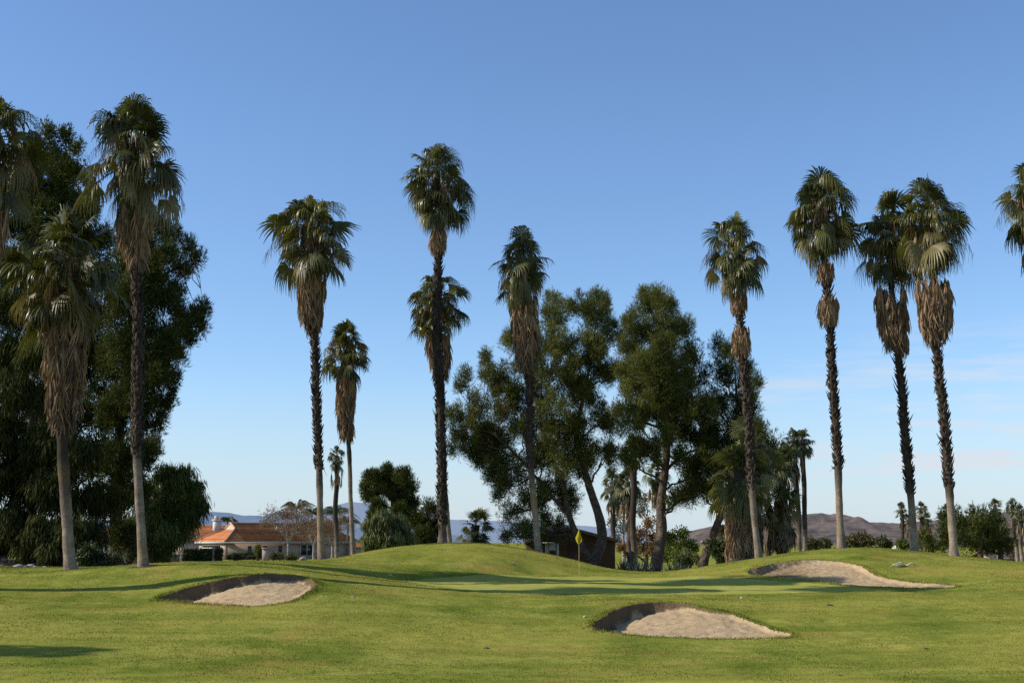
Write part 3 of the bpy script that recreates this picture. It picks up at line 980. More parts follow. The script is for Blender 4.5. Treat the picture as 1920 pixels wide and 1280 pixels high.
def tree(label, Y, trunks, blobs, mat_leaf, seed, cat='tree', name='pine_tree', kind='pine', dens=1.5, sub=.44, per=64, ln=.20, w=.060, depth=2.5, limbs=True,
         group=None, bark='bark', limb_r=.07, flat=1.45, trunk_dy=0.0, stubs=()):
    """trunks: list of [(px, py, radius m, dy)...]; first point of the first trunk is the foot"""
    rng = np.random.default_rng(seed)
    f = trunks[0][0]
    p = at(f[0], f[1], Y)
    b0 = np.array((p[0], Y + trunk_dy, gz(p[0], Y + trunk_dy)))
    root = thing(name, b0, label, cat, group)
    mb = MB()
    polys = []
    for ti, tr in enumerate(trunks):
        P = np.array([at(q[0], q[1], Y + trunk_dy + (q[3] if len(q) > 3 else 0)) for q in tr])
        R = np.array([q[2] for q in tr]) * .84
        if ti == 0:
            P = np.concatenate([[b0 - (0, 0, .25)], P if P[0][2] > b0[2] + .1 else P[1:]])
            R = np.concatenate([[R[0] * 1.25], R if len(P) - 1 == len(R) else R[1:]])
        s = np.linspace(0, len(P) - 1, (len(P) - 1) * 5 + 1)
        # smooth through the points
        Q = np.stack([np.interp(s, np.arange(len(P)), P[:, c]) for c in range(3)], -1)
        for _ in range(3):
            Q[1:-1] = .25 * Q[:-2] + .5 * Q[1:-1] + .25 * Q[2:]
        r = np.interp(s, np.arange(len(P)), R)
        mb.tube(Q, r, 12, tone=.5, rough=.06, rng=rng)
        polys.append((Q, r))
    allQ = np.concatenate([q[0] for q in polys])
    allR = np.concatenate([q[1] for q in polys])
    C, S, T = fol_pts(blobs, Y, depth, dens, sub, rng)
    if limbs:
        k = mpp(Y)
        for b in blobs:
            c = at(b[0], b[1], Y + rng.uniform(-.5, .5) * depth)
            dd = np.linalg.norm((allQ - c) * np.array((1, 1, 1.)) + np.array((0, 0, 1.2)), axis=1)
            i = dd.argmin()
            if dd[i] < .6:
                continue
            lc = limb_curve(allQ[i], c, rng, 7, -.05, .25)
            mb.tube(lc, np.linspace(min(allR[i] * .7, limb_r * (1 + dd[i] * .12)), .018, 7), 6, tone=.4)
            near = np.argsort(((C - c) ** 2).sum(1))[:5]
            for j in near:
                mb.tube(limb_curve(lc[rng.integers(3, 6)], C[j], rng, 5, 0, .3), np.linspace(.03, .008, 5), 4, tone=.4, cap=False)
    mb.build('trunk', M[bark], root, smooth=True)
    for (px, py, rr, dx, dz) in stubs:
        q = at(px, py, Y - .25)
        m2 = MB()
        m2.tube([q, q + np.array((dx, -.12, dz)) * .6, q + np.array((dx, -.2, dz))], [rr, rr * .9, rr * .8], 10)
        m2.build('cut_stub', M['bark_cut'], root, smooth=False)
    mb = MB()
    needles(mb, C, S, T, per, rng, kind, ln, w, flat if kind == 'pine' else .9)
    mb.build('crown', M[mat_leaf], root)
    return root


GPN = 'tall pines behind the putting green'
tree('big spreading pine with V shaped forked trunk behind the flag', 80,
     [[(1112, 1060, .42), (1116, 1046, .40), (1130, 1015, .38), (1126, 975, .34), (1106, 915, .28), (1090, 862, .24), (1078, 815, .20), (1092, 750, .15), (1105, 690, .10), (1118, 600, .05)],
      [(1113, 1050, .33), (1097, 1035, .30), (1082, 1008, .27), (1066, 965, .22), (1056, 905, .18), (1030, 850, .14), (1010, 780, .10), (1020, 660, .04)],
      [(1066, 965, .16), (1030, 925, .13), (985, 870, .10), (930, 815, .07), (890, 800, .03)]],
     [(1040, 590, 34), (1020, 640, 40), (1085, 575, 28), (1112, 590, 34), (1134, 568, 24), (1146, 620, 30), (1100, 655, 40), (1050, 690, 44), (990, 690, 40), (955, 640, 26), (1035, 560, 18), (1115, 556, 16),
      (930, 700, 36), (912, 678, 20), (950, 750, 44), (900, 755, 28), (862, 725, 16), (880, 800, 40), (858, 835, 26), (930, 810, 50), (895, 855, 32), (990, 800, 40), (1042, 770, 42),
      (1100, 740, 38), (1146, 700, 28), (1132, 785, 38), (1075, 835, 38), (1020, 860, 44), (960, 880, 42), (938, 915, 30), (1000, 930, 38), (1048, 915, 36), (1100, 880, 30), (1140, 850, 28),
      (958, 962, 22), (985, 990, 28), (1036, 985, 32), (1070, 945, 28), (925, 880, 28), (850, 775, 22), (872, 705, 12), (915, 835, 40), (1010, 1005, 20), (950, 1005, 14), (1085, 795, 28, -2.2), (1096, 725, 28, -2), (1108, 650, 26, -1.5), (1058, 862, 30, -2.2), (1108, 850, 26, -2), (1035, 815, 34, -2), (1070, 720, 30), (1015, 740, 30), (1122, 690, 26, -1), (975, 745, 30), (1060, 640, 26)],
     'pine', 101, per=66, ln=.25, w=.036, dens=1.65, group=GPN, depth=2.6, cat='pine tree')
tree('upright rounded pine with one dark curved trunk, centre of the pine group', 74.5,
     [[(1228, 1070, .42), (1232, 1045, .40), (1243, 1000, .34), (1238, 945, .30), (1248, 880, .27), (1252, 820, .24), (1250, 760, .18), (1246, 700, .12), (1240, 620, .05)],
      [(1250, 880, .12), (1275, 855, .10), (1310, 840, .06), (1330, 850, .03)]],
     [(1215, 572, 28), (1250, 575, 30), (1190, 610, 30), (1230, 625, 42), (1272, 615, 34), (1180, 655, 32), (1292, 665, 30), (1225, 685, 46), (1265, 705, 40), (1185, 725, 34), (1302, 715, 30),
      (1215, 765, 42), (1262, 785, 36), (1184, 790, 34), (1312, 770, 34), (1295, 820, 34), (1325, 830, 26), (1164, 770, 20), (1200, 835, 28), (1178, 860, 22), (1275, 860, 22), (1300, 885, 28), (1285, 925, 24), (1312, 915, 24), (1240, 740, 40), (1232, 550, 14), (1262, 935, 10), (1208, 550, 10), (1246, 815, 30, -2), (1225, 850, 24, -1.5), (1206, 690, 34, -1), (1246, 660, 34, -2), (1250, 730, 34, -2), (1290, 760, 30, -1.5), (1170, 700, 22), (1330, 800, 22)],
     'pine', 102, per=66, ln=.25, w=.036, dens=2.0, group=GPN, depth=2.2, cat='pine tree')
tree('dark pine on a strongly leaning trunk with a pale cut stub', 74,
     [[(1316, 1064, .33), (1326, 1030, .30), (1338, 1000, .27), (1352, 965, .24), (1372, 915, .22), (1385, 850, .18), (1384, 780, .12), (1378, 700, .05)]],
     [(1345, 650, 18), (1372, 662, 24), (1400, 690, 22), (1350, 705, 32), (1392, 735, 34), (1416, 718, 16), (1340, 765, 36), (1385, 785, 38), (1352, 825, 36), (1330, 855, 32), (1395, 835, 30), (1340, 888, 28), (1312, 868, 26), (1368, 875, 26), (1418, 800, 18), (1330, 918, 24), (1410, 760, 20), (1300, 905, 20), (1350, 940, 16)],
     'pine_dark', 103, per=66, ln=.25, w=.036, dens=1.7, group=GPN, depth=2.2, stubs=[(1322, 1018, .10, -.22, .10)], cat='pine tree')
tree('dark round tree just right of the leaning pine, behind the palm clump', 95,
     [[(1440, 1040, .3), (1440, 950, .2), (1440, 850, .1)]],
     [(1428, 818, 22), (1450, 845, 24), (1425, 865, 28), (1462, 878, 24), (1474, 858, 14), (1440, 900, 28), (1408, 890, 24), (1410, 840, 18), (1425, 930, 18)],
     'pine_dark', 104, dens=2.2, sub=.8, ln=.28, w=.06, group=GPN, cat='pine tree')
GPL = 'dark conifers at the left'
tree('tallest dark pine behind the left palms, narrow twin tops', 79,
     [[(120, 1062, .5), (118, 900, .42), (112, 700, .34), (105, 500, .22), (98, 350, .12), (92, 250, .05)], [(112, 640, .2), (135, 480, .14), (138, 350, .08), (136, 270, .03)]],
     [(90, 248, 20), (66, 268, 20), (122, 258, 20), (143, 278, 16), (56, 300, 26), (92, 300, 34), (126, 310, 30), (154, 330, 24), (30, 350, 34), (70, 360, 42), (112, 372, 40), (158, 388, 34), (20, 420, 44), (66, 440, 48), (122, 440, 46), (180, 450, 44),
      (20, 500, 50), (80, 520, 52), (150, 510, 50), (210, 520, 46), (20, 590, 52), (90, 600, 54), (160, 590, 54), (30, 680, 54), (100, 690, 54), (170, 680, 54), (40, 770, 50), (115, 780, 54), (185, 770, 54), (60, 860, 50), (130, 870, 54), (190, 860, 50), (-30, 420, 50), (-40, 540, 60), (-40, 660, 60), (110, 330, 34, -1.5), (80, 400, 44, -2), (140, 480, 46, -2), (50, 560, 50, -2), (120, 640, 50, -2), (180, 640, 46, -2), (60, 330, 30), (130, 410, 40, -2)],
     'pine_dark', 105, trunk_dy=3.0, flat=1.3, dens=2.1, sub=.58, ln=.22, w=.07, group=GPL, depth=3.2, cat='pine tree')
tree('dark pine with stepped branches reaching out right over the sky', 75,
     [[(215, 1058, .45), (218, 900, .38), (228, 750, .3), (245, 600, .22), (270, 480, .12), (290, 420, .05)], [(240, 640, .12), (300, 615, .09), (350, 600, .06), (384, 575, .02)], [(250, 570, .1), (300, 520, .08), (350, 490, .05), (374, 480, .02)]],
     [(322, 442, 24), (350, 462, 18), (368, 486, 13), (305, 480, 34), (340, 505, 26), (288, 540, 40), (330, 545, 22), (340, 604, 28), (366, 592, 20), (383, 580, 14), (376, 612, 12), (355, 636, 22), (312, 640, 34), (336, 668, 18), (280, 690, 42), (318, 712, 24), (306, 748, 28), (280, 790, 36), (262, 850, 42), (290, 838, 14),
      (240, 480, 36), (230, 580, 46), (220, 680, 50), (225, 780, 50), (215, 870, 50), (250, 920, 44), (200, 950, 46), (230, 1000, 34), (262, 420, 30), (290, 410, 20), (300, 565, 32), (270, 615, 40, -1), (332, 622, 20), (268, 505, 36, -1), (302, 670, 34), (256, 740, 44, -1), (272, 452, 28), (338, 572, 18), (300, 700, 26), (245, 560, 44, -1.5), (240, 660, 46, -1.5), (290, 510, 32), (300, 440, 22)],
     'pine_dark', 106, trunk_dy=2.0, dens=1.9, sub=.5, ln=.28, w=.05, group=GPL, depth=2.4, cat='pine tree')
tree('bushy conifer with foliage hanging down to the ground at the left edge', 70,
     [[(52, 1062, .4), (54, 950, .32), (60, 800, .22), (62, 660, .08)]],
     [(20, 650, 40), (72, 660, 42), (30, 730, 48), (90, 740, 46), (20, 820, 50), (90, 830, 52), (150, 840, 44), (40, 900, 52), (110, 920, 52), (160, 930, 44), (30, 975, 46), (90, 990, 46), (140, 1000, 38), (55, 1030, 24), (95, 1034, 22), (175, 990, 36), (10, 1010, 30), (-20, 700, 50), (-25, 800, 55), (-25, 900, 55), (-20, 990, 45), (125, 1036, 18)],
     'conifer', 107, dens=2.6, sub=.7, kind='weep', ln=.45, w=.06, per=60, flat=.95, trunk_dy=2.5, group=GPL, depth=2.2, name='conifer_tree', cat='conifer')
tree('round weeping pepper tree with light green hanging tips left of the house', 84,
     [[(285, 1052, .3), (292, 1010, .24), (305, 960, .16), (320, 900, .06)]],
     [(308, 885, 22), (342, 880, 20), (330, 905, 26), (368, 905, 16), (330, 935, 36), (372, 930, 18), (350, 962, 28), (300, 960, 42), (278, 920, 34), (318, 1000, 30), (285, 1015, 30), (262, 985, 34), (340, 990, 20), (300, 1030, 18), (378, 945, 10)],
     'pepper', 108, dens=2.0, sub=.55, kind='weep', ln=.6, w=.055, per=46, group=None, depth=2.4, name='pepper_tree', cat='tree')

GT = 'trees beyond the middle mound'
tree('dark round topped pine standing behind the pale pepper tree', 125,
     [[(735, 1040, .35), (737, 990, .3), (735, 930, .15)]],
     [(700, 898, 18), (726, 888, 18), (754, 893, 18), (770, 915, 16), (722, 920, 24), (748, 925, 24), (695, 930, 16), (710, 952, 18), (774, 948, 14), (748, 958, 18), (686, 912, 12), (775, 968, 12), (700, 968, 12), (760, 980, 16)],
     'pine_dark', 111, dens=3.6, sub=.62, ln=.34, w=.07, per=60, flat=1.2, group=GT, limbs=True)
tree('pale grey green pepper tree on the left flank of the middle mound', 112,
     [[(730, 1045, .25), (730, 1010, .15), (728, 980, .06)]],
     [(722, 972, 22), (700, 988, 20), (748, 982, 20), (735, 1005, 26), (702, 1015, 20), (762, 1008, 18), (690, 1008, 12), (690, 1030, 12), (720, 1030, 18)],
     'pepper_pale', 112, dens=2.6, sub=.6, kind='weep', ln=.6, w=.085, per=40, group=GT, name='pepper_tree', limbs=False)
tree('small dark tree just left of the tallest palm trunk', 118,
     [[(803, 1040, .25), (803, 990, .15), (805, 960, .06)]],
     [(802, 950, 13), (818, 960, 13), (794, 978, 18), (815, 992, 20), (790, 1005, 18), (778, 975, 14), (828, 980, 12), (806, 1018, 18), (785, 1020, 14)],
     'pine_dark', 113, dens=3.2, sub=.62, ln=.34, w=.07, per=56, flat=1.2, group=GT)
tree('grey leaved open tree right of the brown building', 135,
     [[(1170, 1040, .22), (1168, 1000, .16), (1172, 950, .06)]],
     [(1158, 955, 15), (1172, 985, 16), (1154, 1008, 16), (1182, 935, 13), (1198, 955, 15), (1205, 935, 9), (1150, 980, 10)],
     'grey_leaf', 114, dens=1.0, sub=.8, kind='leaf', ln=.28, w=.16, per=26, group=GT, name='broadleaf_tree', bark='pale_bark')
tree('orange autumn tree between the pine trunks', 125,
     [[(1212, 1040, .2), (1212, 1000, .12), (1214, 975, .05)]],
     [(1216, 978, 13), (1200, 998, 14), (1222, 1003, 13), (1210, 1028, 16), (1186, 1032, 15), (1226, 1028, 11), (1170, 1028, 14), (1190, 1008, 12)],
     'orange_leaf', 115, dens=1.5, sub=.7, kind='leaf', ln=.25, w=.14, per=30, group=GT, name='broadleaf_tree')
tree('bushy green tree in the gap right of the central pine trunk', 110,
     [[(1270, 1052, .2), (1268, 1030, .12), (1268, 1005, .05)]],
     [(1258, 1003, 13), (1280, 1000, 11), (1254, 1026, 16), (1284, 1022, 16), (1270, 1040, 16), (1298, 1025, 8), (1242, 1015, 8), (1246, 1045, 11)],
     'pepper', 116, dens=2.0, sub=.6, kind='leaf', ln=.26, w=.13, per=36, group=GT, name='broadleaf_tree', limbs=False)
GR = 'round trees at the far right'
for s, (bl, lb) in enumerate([
    ([(1770, 972, 12), (1790, 965, 12), (1800, 985, 16), (1772, 998, 16), (1788, 1012, 18), (1812, 1012, 15), (1765, 1020, 14)], 'round dark green tree behind the grey skirted palm trunk, left of the far right trees'),
    ([(1825, 966, 12), (1850, 970, 15), (1836, 990, 20), (1860, 1000, 18), (1832, 1020, 17), (1855, 1025, 17), (1812, 985, 12)], 'round green tree in the middle of the far right trees'),
    ([(1874, 978, 13), (1884, 1000, 13), (1870, 1020, 14), (1888, 1020, 9), (1866, 995, 12)], 'dark green tree behind the slim far palm, right of the far right trees'),
    ([(1735, 1008, 10), (1745, 1022, 11), (1724, 1018, 9), (1738, 1032, 10)], 'low green tree between the skirted palm trunks on the right')]):
    bx = np.mean([q[0] for q in bl])
    tree(lb, 114 + s, [[(bx, 1050, .3), (bx, 1010, .2), (bx, 985, .08)]], bl, 'pine_dark' if s < 3 else 'pine', 120 + s, dens=2.6, sub=.7, ln=.4, w=.085, per=36, group=GR, depth=2.5, limbs=False)


def shrub(label, Y, blobs, m, seed, name='shrub', cat='shrub', kind='leaf', group=None, sub=.35, ln=.2, w=.1, per=34, dens=2.2, depth=.6):
    rng = np.random.default_rng(seed)
    p = at(blobs[0][0], blobs[0][1], Y)
    b = np.array((p[0], Y, gz(p[0], Y)))
    root = thing(name, b, label, cat, group)
    C, S, T = fol_pts(blobs, Y, depth, dens, sub, rng)
    mb = MB()
    for j in range(0, len(C), max(1, len(C) // 14)):
        mb.tube(limb_curve(b + rng.normal(0, .08, 3) * (1, 1, 0), C[j], rng, 5, .05, .2), np.linspace(.04, .012, 5), 5)
    mb.build('stem', M['bark'], root)
    mb = MB()
    needles(mb, C, S, T, per, rng, kind, ln, w, .9)
    mb.build('foliage', M[m], root)


shrub('pale green bush in the gap right of the central pine trunk', 100, [(1290, 1042, 12), (1276, 1048, 10), (1304, 1048, 7), (1288, 1053, 9)], 'pepper_pale', 201)
shrub('dark green bush between the leaning pine trunk and the massive palm', 70.5, [(1344, 1028, 15), (1362, 1024, 14), (1376, 1034, 12), (1350, 1040, 13), (1368, 1042, 12)], 'bush', 202)
shrub('orange brown bush behind the crest of the right mound', 122, [(1600, 1012, 10), (1616, 1009, 10), (1588, 1017, 8), (1630, 1014, 8), (1612, 1020, 10)], 'bush_dry', 203, sub=.5, ln=.28, w=.15)
shrub('low dark bush right of the orange brown bush on the right mound', 126, [(1655, 1016, 7), (1664, 1020, 6), (1648, 1020, 5)], 'bush', 204, sub=.5, ln=.28, w=.15)
shrub('low pale bush left of the brown skirted palm trunk', 128, [(1688, 1020, 6), (1697, 1022, 4)], 'pepper', 205, sub=.45, ln=.28, w=.15)
shrub('yellow green bush behind the left end of the right mound crest', 118, [(1522, 1017, 7), (1514, 1020, 6), (1532, 1020, 5)], 'bush_dry', 206, sub=.45, ln=.28, w=.15)
shrub('small dark bush left of the palm on top of the right mound', 120, [(1547, 1016, 5), (1550, 1021, 4)], 'bush', 207, sub=.4, ln=.25, w=.14)
shrub('orange tree crown above the small roof at the right edge', 140, [(1895, 1022, 8), (1905, 1019, 6), (1888, 1026, 6)], 'orange_leaf', 208, sub=.6, ln=.3, w=.16)
shrub('leafy bush in shade right of the stout palm trunk', 66, [(165, 1035, 16), (182, 1044, 14), (196, 1050, 12), (155, 1048, 12), (208, 1054, 8)], 'bush', 209)
shrub('light green drooping branch tips beside the rust stained palm trunk', 78, [(243, 1022, 10), (252, 1016, 10), (232, 1018, 8), (247, 1030, 6)], 'pepper_pale', 210, kind='weep', ln=.4, w=.05)
shrub('pale clipped bush by the brick planter left of the house', 150, [(305, 1040, 8), (312, 1044, 7), (298, 1045, 6)], 'pepper', 211, ln=.22, w=.12)


# agaves at the foot of the pines
def agave(label, px, Y, r, seed, g):
    rng = np.random.default_rng(seed)
    x = at(px, 1060, Y)[0]
    b = np.array((x, Y, gz(x, Y)))
    mb = MB()
    for q in range(26):
        a = q * 2.4 + rng.normal(0, .1)
        el = math.radians(82 - 62 * q / 26)
        d = np.array((math.cos(a) * math.cos(el), math.sin(a) * math.cos(el), math.sin(el)))
        lt = np.array((-math.sin(a), math.cos(a), 0))
        t = np.array((0, .3, .65, 1.))[:, None]
        L = r * rng.uniform(.8, 1.15)
        C = b + d * L * t + np.array((0, 0, 1.)) * (.12 * L * t ** 2)
        W = np.array((.05, .075, .055, .004))[:, None]
        n = np.cross(d, lt)
        V = np.concatenate([C - lt * W, C + lt * W, C - n * W * .5])
        q_ = []
        for k in range(3):
            q_ += [(k, k + 1, 9 + k, 8 + k), (8 + k, 9 + k, 5 + k, 4 + k)]
        mb.add(V, q_, tone=np.clip(rng.normal(.5, .2), 0, 1))
    o = mb.build('agave', M['agave'], None, loc=b)
    tag(o, label, 'agave', g)


ga = 'agaves under the pines'
for s, (px, Y, r, lb) in enumerate([(1168, 74, .85, 'agave at the foot of the brown building corner'), (1183, 72, .8, 'second agave right of the building corner'), (1196, 71, .8, 'agave midway between the building corner and the pine trunk'), (1208, 72, .9, 'agave just left of the central pine trunk'),
                                    (1256, 70, .7, 'agave right of the central pine trunk'), (1268, 69.5, .75, 'middle agave of the three right of the central pine trunk'), (1281, 69, .7, 'agave furthest right of the pine trunk')]):
    agave(lb, px, Y, r, 300 + s, ga)


# bare winter trees by the house
def bare_tree(label, px, Y, top, hw, seed, leafn=900, leaf='brown_leaf'):
    rng = np.random.default_rng(seed)
    x = at(px, 1045, Y)[0]
    b = np.array((x, Y, gz(x, Y)))
    root = thing('bare_tree', b, label, 'tree', 'bare winter trees by the house')
    H = at(px, top, Y)[2] - b[2]
    W = hw * mpp(Y)
    mb = MB()
    tips = []
    fork = b + np.array((rng.normal(0, .1), 0, H * .3))
    mb.tube(limb_curve(b, fork, rng, 6, 0, .1), np.linspace(.17, .12, 6), 8, tone=.8)

    def grow(p, d, L, r, lev):
        e = p + d * L
        mb.tube(limb_curve(p, e, rng, 5, .02, .2), np.linspace(r, r * .6, 5), 5 if lev < 2 else 3, tone=.75, cap=False)
        if lev >= 4:
            tips.append(e)
            return
        for q in range(3 if lev < 3 else 2):
            dd = nrm(d + rng.normal(0, .55, 3) + np.array((0, 0, .12)))
            grow(e - d * L * rng.uniform(0, .25), dd, L * rng.uniform(.6, .85), r * .6, lev + 1)
    for q in range(5):
        a = q * 1.2566 + rng.normal(0, .3)
        d = nrm(np.array((math.cos(a) * W / H * 1.6, math.sin(a) * W / H * 1.6, 1.)))
        grow(fork, d, H * .26, .09, 0)
    mb.build('trunk', M['pale_bark'], root)
    tips = np.array(tips)
    C = tips[rng.integers(0, len(tips), leafn)] + rng.normal(0, .28, (leafn, 3))
    mb = MB()
    needles(mb, C, np.full(leafn, .1), np.clip(rng.normal(.5, .25, leafn), 0, 1), 1, rng, 'leaf', .17, .12)
    mb.build('crown', M[leaf], root)


bare_tree('bare pale trunked tree with brown leaves in front of the tiled roof house', 539, 172, 945, 40, 1, 1700)
bare_tree('bare twiggy tree right of the thick orange trunk', 622, 176, 965, 30, 2, 1300)
bare_tree('small bare tree left of the garage front', 339, 165, 985, 26, 3, 600)
bare_tree('bare tree behind the thick orange trunk at the house front', 588, 182, 972, 24, 4, 900)


# ------------------------------------------------------------------ the ground sheets
def axis_grid(a, b, step, lo, hi, g=1.13):
    mid = np.arange(a, b + step / 2, step)
    out, s = [mid], step
    x, L = b, []
    while x < hi:
        s *= g
        x += s
        L.append(x)
    R = np.array(L)
    x, s, L = a, step, []
    while x > lo:
        s *= g
        x -= s
        L.append(x)
    return np.concatenate([np.array(L)[::-1], mid, R])


def build_ground():
    gx = axis_grid(-13.0, 18.0, .07, -9000, 9000)
    gy = axis_grid(36.0, 60.5, .07, -80, 9000, 1.09)
    X, Y = np.meshgrid(gx, gy)

    def green_sd(X, Y):
        sg = np.full(X.shape, -9.0)
        m = (X > -6) & (X < 16) & (Y > 44) & (Y < 62)
        sg[m] = sdf_poly(X[m], Y[m], GREEN) + .05 * vnoise(X[m], Y[m], 41, 1.2)
        return sg

    # pull the grid points beside each sand and green edge onto that edge, so the edges run clean
    def snap(s, X, Y):
        ey, ex = np.gradient(s, gy, gx)
        g2 = ex ** 2 + ey ** 2
        m = (np.abs(s) < .042) & (g2 > .3) & (g2 < 4)
        X[m] -= (s * ex / g2)[m]
        Y[m] -= (s * ey / g2)[m]
        return m
    _, s0 = bunker_fields(X, Y)
    g0 = green_sd(X, Y)
    snaps = [snap(s, X, Y) for s in s0]
    gsnap = snap(g0, X, Y)
    Z = base_h(X, Y)
    dz, sds = bunker_fields(X, Y)
    for m, s in zip(snaps, sds):
        s[m] = 0
    fine = (np.abs(X) < 60) & (Y > 15) & (Y < 110)
    Z = Z + dz + np.where(fine, .020 * vnoise(X, Y, 31, .9) + .012 * vnoise(X, Y, 32, 2.7), 0)
    sg = green_sd(X, Y)
    sg[gsnap] = 0
    # soil: round trunks, behind the left palms, on the bunker walls
    soil = np.zeros(X.shape)
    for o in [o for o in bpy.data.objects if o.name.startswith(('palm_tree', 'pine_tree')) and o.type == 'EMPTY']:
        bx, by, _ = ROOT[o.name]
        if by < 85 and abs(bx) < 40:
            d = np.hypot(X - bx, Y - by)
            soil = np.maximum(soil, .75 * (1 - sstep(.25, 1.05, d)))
    bed = sdf_poly(X, Y, np.array([(-60, 57.5), (-30, 56.5), (-18.5, 56.5), (-16.2, 58.5), (-14.5, 62), (-14, 70), (-18, 90), (-60, 92)]))
    soil = np.maximum(soil, sstep(-.4, .4, bed) * .95)
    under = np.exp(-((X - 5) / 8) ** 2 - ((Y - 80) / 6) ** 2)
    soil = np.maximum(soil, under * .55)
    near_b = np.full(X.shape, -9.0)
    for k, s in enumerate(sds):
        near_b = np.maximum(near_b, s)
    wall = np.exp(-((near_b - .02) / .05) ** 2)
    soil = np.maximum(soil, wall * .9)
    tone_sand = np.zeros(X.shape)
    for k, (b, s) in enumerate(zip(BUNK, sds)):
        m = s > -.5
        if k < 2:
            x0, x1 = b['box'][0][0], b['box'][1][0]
            steep = (1 - sstep(.0, b['edge'] + .16 + .13 * vnoise(X, Y, 71 + k, 2.2), s)) * (1 - .8 * sstep(b['soil_shade_end'], b['soil_shade_end'] + .23, (X - x0) / (x1 - x0)))  # dark soil rim; shade under the overhanging lip is in its colour too
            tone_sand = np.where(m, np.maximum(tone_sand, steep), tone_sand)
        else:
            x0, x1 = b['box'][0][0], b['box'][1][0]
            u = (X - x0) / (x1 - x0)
            tone_sand = np.where(m, (1 - sstep(.25, .60, u)) * .38 + .18, tone_sand)  # brown sand; the left half also has a palm crown's shadow in its colour
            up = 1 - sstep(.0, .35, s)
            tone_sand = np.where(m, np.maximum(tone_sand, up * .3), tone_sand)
    V = np.stack([X, Y, Z], -1).reshape(-1, 3)
    ny, nx = X.shape
    i = (np.arange(ny - 1)[:, None] * nx + np.arange(nx - 1)[None])
    Q = np.stack([i, i + 1, i + nx + 1, i + nx], -1).reshape(-1, 4)

    def cell(f):
        f = f.reshape(-1)
        return f[Q].mean(1)
    cls = np.zeros(len(Q), int)
    cls[cell(sg) > .002] = 1
    for k, s in enumerate(sds):
        cls[cell(s) > .002] = 2 + k
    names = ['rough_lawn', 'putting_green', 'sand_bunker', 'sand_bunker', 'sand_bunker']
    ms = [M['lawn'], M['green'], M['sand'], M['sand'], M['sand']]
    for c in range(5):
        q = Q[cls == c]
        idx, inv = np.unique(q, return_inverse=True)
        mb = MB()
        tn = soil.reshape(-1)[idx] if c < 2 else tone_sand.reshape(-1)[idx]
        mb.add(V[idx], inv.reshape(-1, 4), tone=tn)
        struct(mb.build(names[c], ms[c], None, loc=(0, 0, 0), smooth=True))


build_ground()


def build_grass(n, rng, name):
    """individual blades over the rough, plus a dense fringe on the bunker lips"""
    Y = np.sqrt(rng.uniform(24.5 ** 2, 69 ** 2, n))
    X = rng.uniform(-.435, .435, n) * Y
    fr = []
    for b in BUNK:
        P = b['poly']
        seg = np.roll(P, -1, 0) - P
        ln = np.hypot(seg[:, 0], seg[:, 1])
        k = int(ln.sum() * 420)
        j = rng.choice(len(P), k, p=ln / ln.sum())
        q = P[j] + seg[j] * rng.uniform(0, 1, (k, 1))
        nn = np.stack([seg[j][:, 1], -seg[j][:, 0]], -1)
        nn /= np.linalg.norm(nn, axis=1)[:, None]
        q = q + nn * rng.normal(0, .16, (k, 1))
        fr.append(q)
    nf = sum(len(f) for f in fr)
    X = np.concatenate([X] + [f[:, 0] for f in fr])
    Y = np.concatenate([Y] + [f[:, 1] for f in fr])
    fringe = np.arange(len(X)) >= n
    dz, sds = bunker_fields(X, Y)
    s = np.max(sds, axis=0)
    sg = np.full(X.shape, -9.0)
    m = (X > -6) & (X < 16) & (Y > 44) & (Y < 62)
    sg[m] = sdf_poly(X[m], Y[m], GREEN)
    keep = (s < .0 - .015 * fringe) & (sg < 0)
    back = sds[2]
    keep &= ~(fringe & (back > -.5) & (rng.uniform(0, 1, len(X)) < .5))
    X, Y, fringe, dz = X[keep], Y[keep], fringe[keep], dz[keep]
    Z = base_h(X, Y) + dz + .020 * vnoise(X, Y, 31, .9) + .012 * vnoise(X, Y, 32, 2.7)
    N = len(X)
    a = rng.uniform(0, math.pi, N)
    h = rng.uniform(.016, .036, N) * (1 + .5 * vnoise(X, Y, 51, .8)) * np.where(fringe, 2.6, 1)
    w = rng.uniform(.006, .012, N)
    lean = rng.normal(0, .55, (N, 2)) * h[:, None]
    P = np.stack([X, Y, Z - .005], -1)
    sd = np.stack([np.cos(a), np.sin(a), np.zeros(N)], -1) * w[:, None]
    tip = P + np.stack([lean[:, 0], lean[:, 1], h], -1)
    V = np.stack([P - sd, P + sd, tip], 1).reshape(-1, 3)
    mb = MB()
    mb.add(V, None, np.arange(N * 3).reshape(-1, 3), tone=0.0)
    o = mb.build(name, M['lawn'], None, loc=(0, 0, 0))
    o['kind'] = 'stuff'
    o['label'] = 'short mown grass blades on the rough around the putting green'
    o['category'] = 'grass'


build_grass(420000, np.random.default_rng(77), 'grass')


# ------------------------------------------------------------------ hills
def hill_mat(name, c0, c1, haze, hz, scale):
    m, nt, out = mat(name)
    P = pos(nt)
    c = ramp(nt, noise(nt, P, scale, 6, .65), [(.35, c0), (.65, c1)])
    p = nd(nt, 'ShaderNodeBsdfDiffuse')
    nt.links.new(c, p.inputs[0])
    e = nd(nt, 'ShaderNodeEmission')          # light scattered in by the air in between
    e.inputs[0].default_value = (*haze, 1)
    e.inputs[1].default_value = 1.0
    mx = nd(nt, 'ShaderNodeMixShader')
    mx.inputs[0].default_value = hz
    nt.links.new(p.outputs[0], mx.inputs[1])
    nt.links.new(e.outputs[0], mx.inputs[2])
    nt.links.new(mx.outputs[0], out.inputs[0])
    return m


